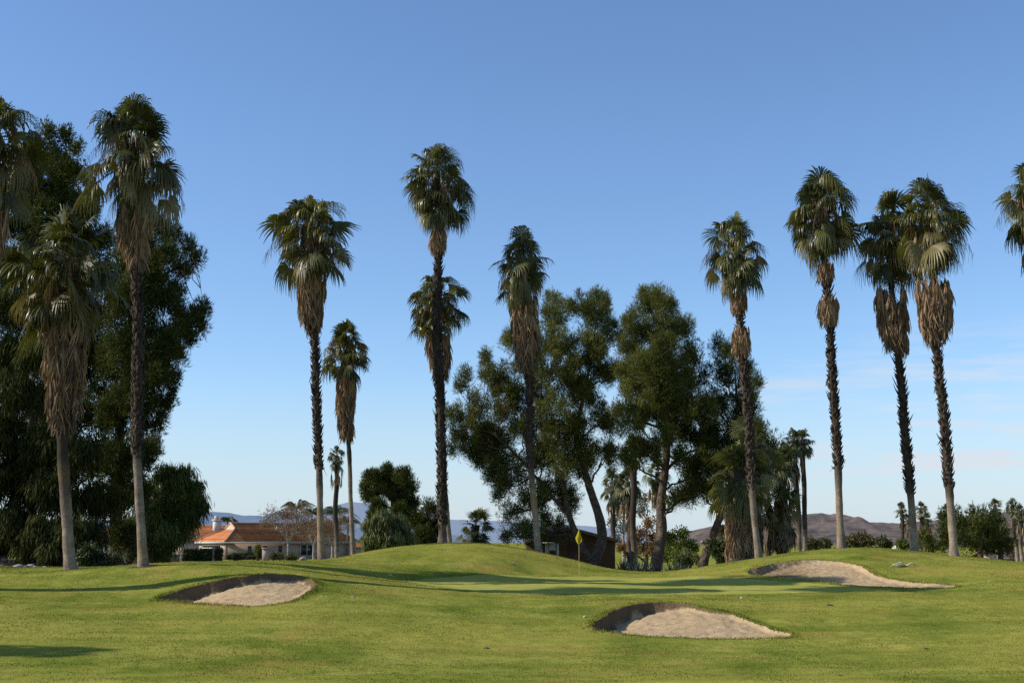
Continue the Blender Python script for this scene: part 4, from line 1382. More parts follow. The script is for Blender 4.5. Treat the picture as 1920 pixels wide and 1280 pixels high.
def hills(name, label, prof, Y, width, m, seed, gully, foot=-6.0):
    """a ridge whose crest line follows prof (pixel x, pixel y) at distance Y"""
    pr = np.array([at(px, py, Y) for px, py in prof])
    xs = np.arange(pr[0, 0], pr[-1, 0], Y / 700)
    crest = np.interp(xs, pr[:, 0], pr[:, 2])
    for _ in range(2):
        crest[1:-1] = .25 * crest[:-2] + .5 * crest[1:-1] + .25 * crest[2:]
    v = np.linspace(0, 1, 60)
    X, Vv = np.meshgrid(xs, v)
    f = np.sin(np.clip(Vv * 2, 0, 1) * math.pi / 2) * np.where(Vv > .5, np.cos((Vv - .5) * math.pi), 1)
    sc = 1 / gully
    g = 0
    for o_, a_ in ((1, 1), (2.1, .5), (4.3, .28), (9, .14)):
        g = g + a_ * (1 - 2 * np.abs(vnoise(X, Vv * width * .55, seed + int(o_ * 3), sc * o_)))
    fall = np.sin(np.clip(Vv * 2, 0, 1) * math.pi)
    top = (crest - foot)[None]
    Z = foot + top * np.clip(f + .13 * g * fall, 0, 1.02) + top * .015 * vnoise(X, Vv * width, seed + 40, sc * 8) * np.clip(Vv * 2, 0, 1)
    YY = Y - width / 2 + Vv * width
    mb = MB()
    ny, nx = X.shape
    i = (np.arange(ny - 1)[:, None] * nx + np.arange(nx - 1)[None])
    Q = np.stack([i, i + 1, i + nx + 1, i + nx], -1).reshape(-1, 4)
    mb.add(np.stack([X, YY, Z], -1).reshape(-1, 3), Q)
    struct(mb.build(name, m, None, loc=(0, 0, 0), smooth=True))


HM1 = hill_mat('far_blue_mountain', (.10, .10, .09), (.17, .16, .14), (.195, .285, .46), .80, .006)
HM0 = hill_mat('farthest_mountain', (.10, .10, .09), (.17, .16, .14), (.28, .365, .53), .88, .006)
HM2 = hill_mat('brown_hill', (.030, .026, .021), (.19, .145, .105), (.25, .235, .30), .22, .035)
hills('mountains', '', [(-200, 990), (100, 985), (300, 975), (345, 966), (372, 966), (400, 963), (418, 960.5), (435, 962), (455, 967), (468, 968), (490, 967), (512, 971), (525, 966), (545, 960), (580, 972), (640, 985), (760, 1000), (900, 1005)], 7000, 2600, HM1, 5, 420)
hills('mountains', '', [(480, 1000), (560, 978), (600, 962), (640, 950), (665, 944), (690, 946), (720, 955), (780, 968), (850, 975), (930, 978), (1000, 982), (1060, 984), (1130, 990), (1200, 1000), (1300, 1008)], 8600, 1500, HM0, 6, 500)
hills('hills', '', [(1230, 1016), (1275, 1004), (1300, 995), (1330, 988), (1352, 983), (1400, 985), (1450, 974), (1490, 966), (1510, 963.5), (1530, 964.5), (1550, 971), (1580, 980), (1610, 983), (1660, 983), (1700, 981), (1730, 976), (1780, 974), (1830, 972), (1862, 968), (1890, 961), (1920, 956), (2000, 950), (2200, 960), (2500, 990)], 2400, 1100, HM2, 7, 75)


# ------------------------------------------------------------------ buildings
M['stucco'] = plain_mat('pale_stucco', (.40, .295, .225), (.46, .345, .27), 2., .9, .1, .15, 30.)
M['stucco_pink'] = plain_mat('pink_stucco', (.36, .26, .225), (.42, .31, .27), 2., .9, .1, .15, 30.)
M['white'] = plain_mat('white_trim', (.56, .52, .47), (.64, .60, .55), 2., .7, .2, .1)
M['tile'] = plain_mat('clay_roof_tile', (.40, .140, .050), (.60, .235, .090), 1.2, .85, .15, .4, 6.)
M['tile_pale'] = plain_mat('pale_ridge_tile', (.50, .26, .15), (.58, .33, .21), 1.2, .85, .15, .3)
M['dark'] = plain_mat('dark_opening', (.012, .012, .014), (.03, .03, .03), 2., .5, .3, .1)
M['brick'] = plain_mat('brown_brick', (.17, .10, .075), (.26, .165, .125), 6., .9, .1, .5)
M['rock'] = plain_mat('pale_rock', (.30, .26, .22), (.45, .40, .35), 3., .9, .1, .6)
M['brownwall'] = plain_mat('brown_painted_block', (.060, .036, .028), (.085, .052, .042), 2., .85, .15, .4, 5.)
M['brownroof'] = plain_mat('brown_roof_board', (.10, .07, .055), (.16, .115, .09), 4., .85, .15, .4)
M['reddoor'] = plain_mat('dark_red_door', (.065, .022, .018), (.09, .03, .024), 2., .6, .3, .1)
M['cream'] = plain_mat('cream_panel', (.42, .40, .37), (.52, .50, .46), 2., .8, .2, .1)
M['red'] = plain_mat('dark_red_cloth', (.30, .02, .035), (.42, .035, .05), 3., .9, .1, .3)
M['greyroof'] = plain_mat('grey_brown_roof', (.16, .125, .11), (.24, .19, .165), 3., .9, .1, .5)
M['metal'] = plain_mat('dark_painted_metal', (.02, .02, .022), (.045, .045, .048), 3., .4, .5, .1)
M['hedge'] = leaf_mat('clipped_hedge_leaf', (.018, .030, .010), (.060, .075, .022), .6, .3, .15)


def glass_mat():
    m, nt, out = mat('window_glass')
    p = principled(nt, out, (.03, .035, .04), .08, .6)
    return m


M['glass'] = glass_mat()


def roof_plane(mb, a, b, c, d, n, lip=.05, tone=.5):
    """courses of tiles from the eave a-b up to the ridge d-c, each course stepping over the one below"""
    a, b, c, d = (np.asarray(v, float) for v in (a, b, c, d))
    nn = np.cross(b - a, d - a)
    nn = nn / np.linalg.norm(nn)
    if nn[2] < 0:
        nn = -nn
    rng = np.random.default_rng(3)
    for k in range(n):
        f0, f1 = k / n, (k + 1) / n
        p, q = a + (d - a) * f0 + nn * lip, b + (c - b) * f0 + nn * lip
        r, s = b + (c - b) * f1, a + (d - a) * f1
        t = tone + rng.normal(0, .12)
        mb.add([p, q, r, s, p - nn * lip, q - nn * lip], [(0, 1, 2, 3), (4, 5, 1, 0)], tone=t)
    mb.add([a - nn * .08, b - nn * .08, c - nn * .08, d - nn * .08], [(0, 3, 2, 1)], tone=.2)


def wall_box(mb, p, q, z0, z1, th, tone=.5):
    p, q = np.asarray(p, float), np.asarray(q, float)
    ax = np.array((*(q - p)[:2], 0))
    L = np.linalg.norm(ax)
    mb.box(((p[0] + q[0]) / 2, (p[1] + q[1]) / 2, (z0 + z1) / 2), (L, th, z1 - z0), ax / L, tone=tone)


def build_house():
    Y0 = 178.
    C = at(425, 1015, Y0)
    zg = gz(C[0], Y0) - .1
    ze = C[2]
    g = np.array((-.64, .768, 0))
    l = np.array((.768, .64, 0))
    Wd, Ln = 8.0, 21.0
    root = thing('house', (C[0], Y0, zg), 'pale stucco house with orange clay tile roof and open garage front', 'house')
    P = lambda a, b, z: np.array((*(C + g * a + l * b)[:2], z))
    # walls
    mb = MB()
    wall_box(mb, P(-.0, .12, 0), P(0, Ln, 0), zg, ze, .24, .55)
    wall_box(mb, P(.0, 0, 0), P(1.25, 0, 0), zg, ze - .0, .28, .6)
    wall_box(mb, P(7.0, 0, 0), P(Wd, 0, 0), zg, ze, .28, .6)
    wall_box(mb, P(1.25, .02, 0), P(7.0, .02, 0), zg + 1.95, ze, .22, .6)
    wall_box(mb, P(Wd, .2, 0), P(Wd, Ln, 0), zg, ze, .24)
    wall_box(mb, P(.2, 6.0, 0), P(Wd - .2, 6.0, 0), zg, ze, .2)
    mb.build('wall', M['stucco'], root)
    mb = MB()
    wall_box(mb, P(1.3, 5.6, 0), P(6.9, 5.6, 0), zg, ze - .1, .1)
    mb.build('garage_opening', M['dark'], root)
    mb = MB()
    for z, hgt, pr in ((ze - .28, .16, .18), (zg + 2.0, .16, .16), (zg + 1.62, .12, .13)):
        wall_box(mb, P(1.2, -.12, 0), P(7.0, -.12, 0), z, z + hgt, pr, .6)
    wall_box(mb, P(1.1, -.13, 0), P(1.32, -.13, 0), zg, ze - .3, .16, .6)
    mb.build('garage_trim', M['white'], root)
    for b in (3.2, 5.6, 8.0):
        mb = MB()
        wall_box(mb, P(-.14, b, 0), P(-.14, b + .55, 0), zg + 1.1, zg + 1.95, .08)
        mb.build('window', M['glass'], root)
    mb = MB()
    wall_box(mb, P(-.15, 11.6, 0), P(-.15, 13.6, 0), zg + .7, zg + 2.1, .1)
    w = mb.build('window', M['glass'], root)
    mb = MB()
    for b in (11.55, 12.6, 13.6):
        wall_box(mb, P(-.2, b - .05, 0), P(-.2, b + .05, 0), zg + .65, zg + 2.15, .1, .5)
    wall_box(mb, P(-.2, 11.61, 0), P(-.2, 13.54, 0), zg + 2.08, zg + 2.16, .09)
    mb.build('frame', M['white'], w)
    # roof
    ov = .55
    zr = at(425, 981.5, Y0 + 4.5)[2]
    e0, e1, e2, e3 = P(-ov, -ov, ze), P(-ov, Ln + ov, ze), P(Wd + ov, Ln + ov, ze), P(Wd + ov, -ov, ze)
    slope = (zr - ze) / (Wd / 2 + ov)
    ri = 2.55
    rg0, rg1 = P(Wd / 2, ri, zr), P(Wd / 2, Ln - 3, zr)
    # hip front up to the gablet foot
    zf = ze + slope * (ri + ov)
    hl, hr_ = P(-ov + (ri + ov), ri, zf), P(Wd + ov - (ri + ov), ri, zf)
    mb = MB()
    roof_plane(mb, e0, e1, rg1, P(Wd / 2, ri, zr) if False else P(Wd / 2, ri, zr), 15) if False else None
    # right plane split in two so the hip corner stays straight
    roof_plane(mb, P(-ov, ri, ze), e1, rg1, rg0, 13, .11)
    k = 8
    for j in range(k):
        f0, f1 = j / k, (j + 1) / k
        a_ = e0 + (hl - e0) * f0
        b_ = P(-ov, ri, ze) + (hl - P(-ov, ri, ze)) * f0
        c_ = P(-ov, ri, ze) + (hl - P(-ov, ri, ze)) * f1
        d_ = e0 + (hl - e0) * f1
        up = np.array((0, 0, .05))
        mb.add([a_ + up, b_ + up, c_, d_, a_, b_], [(0, 1, 2, 3), (4, 5, 1, 0)], tone=.5)
    roof_plane(mb, e3, e0, hl, hr_, 8, .05, .62)
    roof_plane(mb, e2, P(Wd + ov, ri, ze), rg0, rg1, 12, .06)
    mb.add([e3, P(Wd + ov, ri, ze), hr_], None, [(0, 1, 2)])
    mb.add([e1, e2, rg1], None, [(0, 1, 2)])
    rf = mb.build('roof', M['tile'], root)
    mb = MB()
    mb.tube([e0 + (0, 0, .06), hl + (0, 0, .1)], .11, 6)
    mb.tube([hl + (0, 0, .12), rg0 + (0, 0, .14)], .14, 6, tone=.7)
    mb.tube([hr_ + (0, 0, .12), rg0 + (0, 0, .14)], .14, 6, tone=.7)
    mb.tube([e3 + (0, 0, .06), hr_ + (0, 0, .1)], .11, 6)
    mb.tube([rg0 + (0, 0, .1), rg1 + (0, 0, .1)], .12, 6, tone=.3)
    mb.build('ridge_tiles', M['tile_pale'], rf)
    mb = MB()
    o = -l * .03
    mb.add([hl + o, hr_ + o, rg0 + o], None, [(0, 1, 2)])
    mb.build('gablet', M['white'], root)
    mb = MB()
    wall_box(mb, P(-ov + .03, -ov, 0), P(-ov + .03, Ln + ov, 0), ze - .22, ze - .03, .12, .4)
    wall_box(mb, P(-ov, -ov + .03, 0), P(Wd + ov, -ov + .03, 0), ze - .22, ze - .03, .12, .6)
    mb.build('fascia', M['white'], root)
    # vent pipe
    mb = MB()
    v = P(2.6, 9.2, ze + slope * 2.9)
    mb.tube([v, v + (0, 0, .75)], .09, 8)
    mb.build('vent_pipe', M['white'], rf)
    # rear wing whose roof shows at the left, with the chimney
    mb = MB()
    a0, a1 = at(318, 1013, 190), at(436, 1013, 190)
    b0, b1 = at(322, 984.5, 196), at(436, 984.5, 196)
    roof_plane(mb, a0, a1, b1, b0, 13, .06, .42)
    roof_plane(mb, b1 + (0, 6, -2.3), b0 + (0, 6, -2.3), b0, b1, 10, .06, .42)
    rf2 = mb.build('roof', M['tile'], root)
    mb = MB()
    wall_box(mb, (a0[0] + .4, 190.6, 0), (a1[0], 190.6, 0), zg, a0[2] - .05, .24)
    wall_box(mb, (a0[0] + .5, 190.7, 0), (a0[0] + .5, 201, 0), zg, a0[2] - .05, .24)
    mb.build('wall', M['stucco'], root)
    mb = MB()
    c = at(407, 980, 194)
    ax = nrm(np.array((.8, .6, 0)))
    mb.box(c + (0, 0, -.6), (1.0, .8, 1.9), ax)
    mb.box(c + (0, 0, .42), (1.25, 1.05, .22), ax)
    mb.box(c + (-.1, 0, .78), (.5, .45, .5), ax)
    mb.build('chimney', M['white'], rf2)
    # entrance wing on the right with a lit gable wall
    mb = MB()
    Yw = 190.
    q0, q1, q2 = at(541, 1048, Yw), at(556, 1048, Yw - 1.), at(640, 1048, Yw + 3)
    zt = at(541, 1002, Yw)[2]
    wall_box(mb, (q0[0], Yw + 3.5, 0), (q1[0], Yw - 1, 0), zg, zt, .2, .7)
    wall_box(mb, (q1[0] + .1, Yw - .9, 0), (q2[0], Yw + 3, 0), zg, zt - .3, .2, .4)
    mb.add([(q0[0], Yw + 3.5, zt), (q1[0], Yw - 1, zt), ((q0[0] + q1[0]) / 2, Yw + 1.2, zt + .9)], None, [(0, 1, 2)], tone=.7)
    mb.build('wall', M['stucco'], root)
    mb = MB()
    roof_plane(mb, (q1[0] - .2, Yw - 1.4, zt - .3), (q2[0], Yw + 2.6, zt - .3), (q2[0] - 1, Yw + 7, zt + 1.4), (q1[0] - 1, Yw + 4, zt + 1.4), 9, .05, .4)
    mb.build('roof', M['tile'], root)
    mb = MB()
    d0, d1 = at(561, 1040, Yw - .7), at(567, 1040, Yw - .5)
    wall_box(mb, (d0[0], Yw - 1.02, 0), (d1[0], Yw - .86, 0), zg, zg + 2.1, .1)
    mb.build('door', M['dark'], root)
    for a_, b_ in ((578, 583), (587, 593)):
        mb = MB()
        d0, d1 = at(a_, 1040, Yw), at(b_, 1040, Yw)
        wall_box(mb, (d0[0], Yw - .2 + (a_ - 578) * .05, 0), (d1[0], Yw - .0 + (a_ - 578) * .05, 0), zg + .7, zg + 2.1, .1)
        mb.build('window', M['glass'], root)


build_house()


def px_box(name, label, cat, px0, px1, py0, Y, th, m, group=None, cap=None):
    a, b = at(px0, py0, Y), at(px1, py0, Y)
    x = (a[0] + b[0]) / 2
    zg = gz(x, Y)
    root = thing(name, (x, Y, zg), label, cat, group)
    mb = MB()
    mb.box((x, Y, (a[2] + zg - .1) / 2), (b[0] - a[0], th, a[2] - zg + .1))
    mb.build('shaft' if cap else 'wall', m, root)
    if cap:
        mb = MB()
        mb.box((x, Y, a[2] + .06), (b[0] - a[0] + .16, th + .16, .12))
        mb.build('cap', cap, root)
    return root


px_box('garden_pillar', 'slim stucco pillar between the two dark hedges before the garage', 'pillar', 399.5, 407, 1028, 166, .6, M['stucco_pink'], 'garden pillars', M['brick'])
px_box('garden_pillar', 'broad stucco pillar with cap to the right of the house shrubs', 'pillar', 493, 504, 1028, 168, .9, M['stucco_pink'], 'garden pillars', M['stucco'])
px_box('garden_pillar', 'pale pillar lit by sun left of the brick planter', 'pillar', 309, 315, 1029, 163, .5, M['stucco'], 'garden pillars', M['white'])
px_box('garden_wall', 'low brown brick planter wall left of the garage hedges', 'wall', 316, 335, 1040, 160, 1.2, M['brick'], None, M['stucco_pink'])


def hedge(label, px0, px1, py, Y, dp, seed, group):
    rng = np.random.default_rng(seed)
    a, b = at(px0, py, Y), at(px1, py, Y)
    x = (a[0] + b[0]) / 2
    zg = gz(x, Y)
    w, h = b[0] - a[0], a[2] - zg
    mb = MB()
    mb.box((x, Y, zg + h / 2 - .1), (w - .2, dp - .2, h), tone=.2)
    N = 2600
    P = np.stack([rng.uniform(a[0], b[0], N), Y + rng.uniform(-.5, .5, N) * dp, zg + rng.uniform(0, 1, N) ** .7 * h], -1)
    f = rng.integers(0, 3, N)
    P[f == 0, 2] = zg + h
    P[f == 1, 1] = Y - dp / 2
    needles(mb, P, np.full(N, .1), np.clip(rng.normal(.5, .2, N), 0, 1), 1, rng, 'leaf', .2, .12)
    o = mb.build('hedge', M['hedge'], None, loc=(x, Y, zg))
    tag(o, label, 'hedge', group)


hedge('dark clipped hedge left of the slim pillar', 343, 399, 1032.5, 166.5, 1.4, 1, 'clipped hedges before the garage')
hedge('dark clipped hedge right of the slim pillar', 407, 414, 1031.5, 166.5, 1.4, 2, 'clipped hedges before the garage')
shrub('low dark shrub bed under the narrow house windows', 170, [(440, 1042, 6), (452, 1043, 6), (464, 1042, 6), (476, 1041, 6), (488, 1041, 6), (430, 1044, 5)], 'hedge', 221, group=None, ln=.22, w=.14)
shrub('pale cone shaped topiary rising from the shrub bed by the broad pillar', 169, [(484, 1030, 4), (484, 1034, 5), (484, 1026, 3), (484, 1039, 5)], 'pepper', 222, ln=.18, w=.1, depth=.1)
shrub('dry brown shrub between the broad pillar and the bare tree trunk', 170, [(512, 1042, 6), (520, 1041, 6), (527, 1043, 5)], 'bush_dry', 223, ln=.2, w=.12)
shrub('pale green shrub right of the bare tree trunk by the entrance', 172, [(546, 1042, 5), (552, 1044, 4), (540, 1044, 4)], 'pepper_pale', 224, ln=.2, w=.12)


def rock(label, px, py, Y, r, seed, group=None, name='garden_rock', m='rock', flat=.6):
    rng = np.random.default_rng(seed)
    p = at(px, py, Y)
    b = np.array((p[0], Y, gz(p[0], Y) - .03))
    mb = MB()
    nu, nv = 14, 8
    V = []
    for j in range(nv + 1):
        th = math.pi * j / nv
        for i in range(nu):
            ph = 2 * math.pi * i / nu
            d = np.array((math.sin(th) * math.cos(ph), math.sin(th) * math.sin(ph) * .8, math.cos(th) * flat))
            k = 1 + .22 * mnoise.noise(Vector(d * 1.6 + seed)) + .12 * mnoise.noise(Vector(d * 4 + seed))
            V.append(b + d * r * k + (0, 0, r * flat * .6))
    Q = [(j * nu + i, (j + 1) * nu + i, (j + 1) * nu + (i + 1) % nu, j * nu + (i + 1) % nu) for j in range(nv) for i in range(nu)]
    mb.add(V, Q)
    o = mb.build(name, M[m], None, loc=b)
    tag(o, label, 'rock', group)


rock('pale boulder beside the house entrance, larger right one of two', 569, 1045, 173, .55, 1, 'pale boulders by the house')
rock('small greenish white boulder left of the entrance boulder', 551, 1045, 173, .4, 2, 'pale boulders by the house')
rock('whitish boulder right of the thick orange trunk', 632, 1043, 172, .5, 3, 'pale boulders by the house')
for s, (px, Y, r, lb) in enumerate([(30, 59, .2, 'leftmost pale rock in the gravel bed'), (36, 58.6, .28, 'broad pale rock second from left in the gravel bed'), (50, 58.4, .2, 'brown tilted rock in the middle of the gravel bed'), (58, 58.8, .3, 'largest pointed rock in the gravel bed'), (66, 58.4, .16, 'small pale rock right of the pointed one'), (84, 58.2, .14, 'small rock toward the stout palm trunk')]):
    rock(lb, px, 1060, Y, r * .75, 10 + s, 'rocks in the gravel bed', m='rock' if s != 2 else 'brick', flat=.5)

# closed red parasol at the entrance
p = at(556.5, 1042, 186)
b = np.array((p[0], 186, gz(p[0], 186)))
pr = thing('patio_parasol', b, 'dark red folded parasol beside the house entrance', 'parasol')
mb = MB()
mb.tube([b, b + (0, 0, 2.1)], .025, 6)
mb.build('pole', M['metal'], pr)
mb = MB()
zz = np.array((.45, .6, .9, 1.3, 1.7, 1.95, 2.05))
mb.tube([b + (0, 0, z) for z in zz], [.10, .22, .24, .2, .13, .06, .02], 10, rough=.12, rng=np.random.default_rng(1))
mb.build('canopy', M['red'], pr, smooth=True)


# small houses further off
def small_house(label, px0, px1, pe, pr_, pg, Y, m_wall, m_roof, yaw=0.0, gable=False, win=True, name='house', dpt=8):
    a, b = at(px0, pe, Y), at(px1, pe, Y)
    x = (a[0] + b[0]) / 2
    zg = gz(x, Y) - .1
    W = b[0] - a[0]
    zr = at((px0 + px1) / 2, pr_, Y + dpt / 2)[2]
    root = thing(name, (x, Y, zg), label, 'house')
    cz = a[2]
    R = lambda u, v, z: np.array((x + u, Y + v, z))
    mb = MB()
    wall_box(mb, R(-W / 2, 0, 0), R(W / 2, 0, 0), zg, cz, .2)
    wall_box(mb, R(-W / 2, dpt, 0), R(W / 2, dpt, 0), zg, cz, .2)
    wall_box(mb, R(-W / 2 + .1, .1, 0), R(-W / 2 + .1, dpt - .1, 0), zg, cz - .01, .18)
    wall_box(mb, R(W / 2 - .1, .1, 0), R(W / 2 - .1, dpt - .1, 0), zg, cz - .01, .18)
    for u in (-W / 2 + .1, W / 2 - .1):
        mb.add([R(u, 0, cz), R(u, dpt, cz), R(u, dpt / 2, zr - .1)], None, [(0, 1, 2)])
    mb.build('wall', m_wall, root)
    mb = MB()
    roof_plane(mb, R(-W / 2 - .4, -.5, cz - .1), R(W / 2 + .4, -.5, cz - .1), R(W / 2 + .4, dpt / 2, zr), R(-W / 2 - .4, dpt / 2, zr), 10, .05)
    roof_plane(mb, R(W / 2 + .4, dpt + .5, cz - .1), R(-W / 2 - .4, dpt + .5, cz - .1), R(-W / 2 - .4, dpt / 2, zr), R(W / 2 + .4, dpt / 2, zr), 10, .05)
    mb.build('roof', m_roof, root)
    return root, R, W, zg, cz


small_house('small tiled house glimpsed between the slim leaning trunk and the pale pepper tree', 655, 692, 1024, 1011, 1045, 205, M['stucco'], M['tile'])
small_house('grey roofed house low at the right picture edge behind far palms', 1868, 1990, 1046, 1034, 1050, 150, M['stucco_pink'], M['greyroof'])
small_house('tiny pale house far beyond the right mound', 1686, 1697, 1021.5, 1018.5, 1025, 330, M['white'], M['tile_pale'], dpt=6)
rt, R, W, zg, cz = small_house('pink stucco house in deep shade behind the left palms', 128, 268, 1012, 990, 1050, 104, M['stucco_pink'], M['tile'])
mb = MB()
w0, w1 = at(189, 1022, 104), at(204, 1041, 104)
wall_box(mb, (w0[0], 103.86, 0), (w1[0], 103.86, 0), w1[2], w0[2], .06)
wn = mb.build('window', M['glass'], rt)
mb = MB()
for xx in (w0[0], (w0[0] + w1[0]) / 2, w1[0]):
    mb.box((xx, 103.8, (w0[2] + w1[2]) / 2), (.07, .1, w0[2] - w1[2] + .1), tone=.6)
for zz_ in (w0[2], w1[2]):
    mb.box(((w0[0] + w1[0]) / 2, 103.79, zz_), (w1[0] - w0[0] + .12, .12, .08), tone=.6)
mb.build('frame', M['white'], wn)
px_box('garden_wall', 'low pink garden wall under the hanging branches at the left edge', 'wall', -60, 14, 1036, 88, .3, M['stucco_pink'], None, M['stucco'])
px_box('garden_wall', 'long low pale kerb wall running behind the gravel bed', 'wall', -30, 122, 1052.5, 72, .3, M['stucco_pink'], None, M['stucco'])


# brown block building behind the flag
def brown_building():
    Y = 90.
    a, b = at(988, 1014, Y), at(1153, 1014, Y)
    x = (a[0] + b[0]) / 2
    zg = gz(x, Y) - .3
    root = thing('park_building', (x, Y, zg), 'dark brown block building with low gabled roof behind the forked pine', 'building')
    ap = at(1064, 986, Y)
    er, el = at(1157, 1010.5, Y), at(984, 1013.5, Y)
    dpt = 8.
    mb = MB()
    mb.add([(a[0], Y, zg), (b[0], Y, zg), (b[0], Y, er[2] - .1), (ap[0], Y, ap[2] - .16), (a[0], Y, el[2] - .1),
            (a[0], Y + dpt, zg), (b[0], Y + dpt, zg), (b[0], Y + dpt, er[2] - .1), (ap[0], Y + dpt, ap[2] - .16), (a[0], Y + dpt, el[2] - .1)],
           [(0, 1, 2, 3), (5, 8, 7, 6), (0, 5, 6, 1), (1, 6, 7, 2), (0, 4, 9, 5)], [(0, 3, 4), (5, 9, 8)])
    mb.build('wall', M['brownwall'], root)
    mb = MB()
    for e in (er, el):
        P = [np.array((ap[0], Y - .6, ap[2])), np.array((e[0], Y - .6, e[2])), np.array((e[0], Y + dpt + .6, e[2])), np.array((ap[0], Y + dpt + .6, ap[2]))]
        dn = np.array((0, 0, -.2))
        V = P + [q + dn for q in P]
        mb.add(V, [(0, 1, 2, 3), (4, 7, 6, 5), (0, 4, 5, 1), (1, 5, 6, 2), (2, 6, 7, 3)])
    mb.build('roof', M['brownroof'], root)
    mb = MB()
    d0, d1 = at(1066, 1020, Y), at(1084, 1020, Y)
    wall_box(mb, (d0[0], Y - .04, 0), (d1[0], Y - .04, 0), zg, d0[2], .08)
    mb.build('door', M['reddoor'], root)
    mb = MB()
    d0, d1 = at(1022, 1018, Y), at(1048, 1045, Y)
    wall_box(mb, (d0[0], Y - .05, 0), (d1[0], Y - .05, 0), d1[2], d0[2], .07)
    pn = mb.build('wall_panel', M['cream'], root)
    mb = MB()
    for px in (1026, 1045):
        q = at(px, 1018, Y)
        mb.box((q[0], Y - .12, (q[2] + zg) / 2), (.06, .06, q[2] - zg))
    q0, q1 = at(1016, 1017, Y), at(1040, 1017, Y)
    mb.box(((q0[0] + q1[0]) / 2, Y - .35, q0[2]), (q1[0] - q0[0], .6, .06))
    mb.build('awning_frame', M['white'], root)
    mb = MB()
    d0, d1 = at(1030, 1032, Y), at(1042, 1040, Y)
    mb.box(((d0[0] + d1[0]) / 2, Y - .16, (d0[2] + d1[2]) / 2), (d1[0] - d0[0], .1, d0[2] - d1[2]))
    mb.build('dark_hatch', M['dark'], pn)


brown_building()


# ------------------------------------------------------------------ flagstick
def flagstick():
    p = at(1086, 1083, 58.2)
    x, y = p[0], 58.2
    z = gz(x, y)
    root = thing('flagstick', (x, y, z), 'thin yellow flagstick with limp yellow flag on the putting green', 'flagstick')
    m, nt, out = mat('yellow_flag_cloth')
    pr_ = principled(nt, out, (.52, .44, .03), .8, .1)
    tr = nd(nt, 'ShaderNodeBsdfTranslucent')
    tr.inputs[0].default_value = (.52, .44, .03, 1)
    mx = nd(nt, 'ShaderNodeMixShader')
    mx.inputs[0].default_value = .35
    nt.links.new(pr_.outputs[0], mx.inputs[1])
    nt.links.new(tr.outputs[0], mx.inputs[2])
    nt.links.new(mx.outputs[0], out.inputs[0])
    m2 = plain_mat('yellow_pole_paint', (.60, .52, .12), (.66, .58, .16), 3., .4, .4, .0)
    top = 2.16
    mb = MB()
    mb.tube([(x, y, z - .1), (x, y, z + top)], [.0065, .006], 8)
    mb.build('pole', m2, root)
    # limp flag hanging in folds
    mb = MB()
    nu, nv = 15, 20
    V = []
    for j in range(nv):
        v = j / (nv - 1)
        lf = np.interp(v, (0, .15, .6, .85, 1), (.00, -.04, -.165, -.10, -.03))
        rg = np.interp(v, (0, .2, .7, .85, 1), (.02, .05, .145, .10, .0))
        for i in range(nu):
            u = i / (nu - 1)
            V.append((x + lf + (rg - lf) * u, y - .02 + (.05 * math.sin(u * 8 + v * 2.5) + .02 * math.sin(u * 17 + 1)) * (.25 + v), z + top - .01 - v * .64 - .03 * math.sin(u * 6 + 1) * v))
    Q = [(j * nu + i, j * nu + i + 1, (j + 1) * nu + i + 1, (j + 1) * nu + i) for j in range(nv - 1) for i in range(nu - 1)]
    mb.add(V, Q)
    mb.build('flag', m, root, smooth=True)


flagstick()


# ------------------------------------------------------------------ fallen palm fronds and litter
def fallen_frond(label, px, py, L, az, seed, tone=.8, m='frond'):
    rng = np.random.default_rng(seed)
    p = hit(px, py, ground_h)
    mb = MB()
    d = np.array((math.cos(az), math.sin(az), 0))
    lt = np.array((-d[1], d[0], 0))

    def g(q, lift):
        q = np.array(q, float)
        q[:, 2] = ground_h(q[:, 0], q[:, 1]) + lift
        return q
    t = np.linspace(0, 1, 8)[:, None]
    st = g(p + d * L * .55 * t + lt * (.15 * L * t ** 2), .05 + .10 * np.sin(np.linspace(0, 3.1, 8)))
    mb.tube(st, np.linspace(.045, .02, 8), 6, tone=tone)
    for k in range(34):
        a = rng.normal(0, .36)
        dd = -(d * math.cos(a) + lt * math.sin(a))
        ll = L * rng.uniform(.4, .95)
        pts = g(p + dd * ll * t + lt * rng.normal(0, .03), .02 + rng.uniform(.03, .26) * np.sin(np.linspace(.1, 3.0, 8)) * rng.uniform(.3, 1))
        w = np.linspace(.022, .004, 8)[:, None]
        n2 = lt * w + np.array((0, 0, 1.)) * w * rng.normal(0, .6)
        V = np.concatenate([pts - n2, pts + n2])
        mb.add(V, [(k_, k_ + 1, 9 + k_, 8 + k_) for k_ in range(7)], tone=np.clip(tone + rng.normal(0, .15), 0, 1))
    o = mb.build('fallen_frond', M['bleached'], None, loc=p)
    tag(o, label, 'palm frond')


M['bleached'] = leaf_mat('bleached_frond', (.38, .31, .22), (.62, .56, .45), .8, .2, .1, .2)
fallen_frond('dried bleached palm frond lying on the right mound above the sand', 1700, 1063, .75, math.radians(-12), 1)


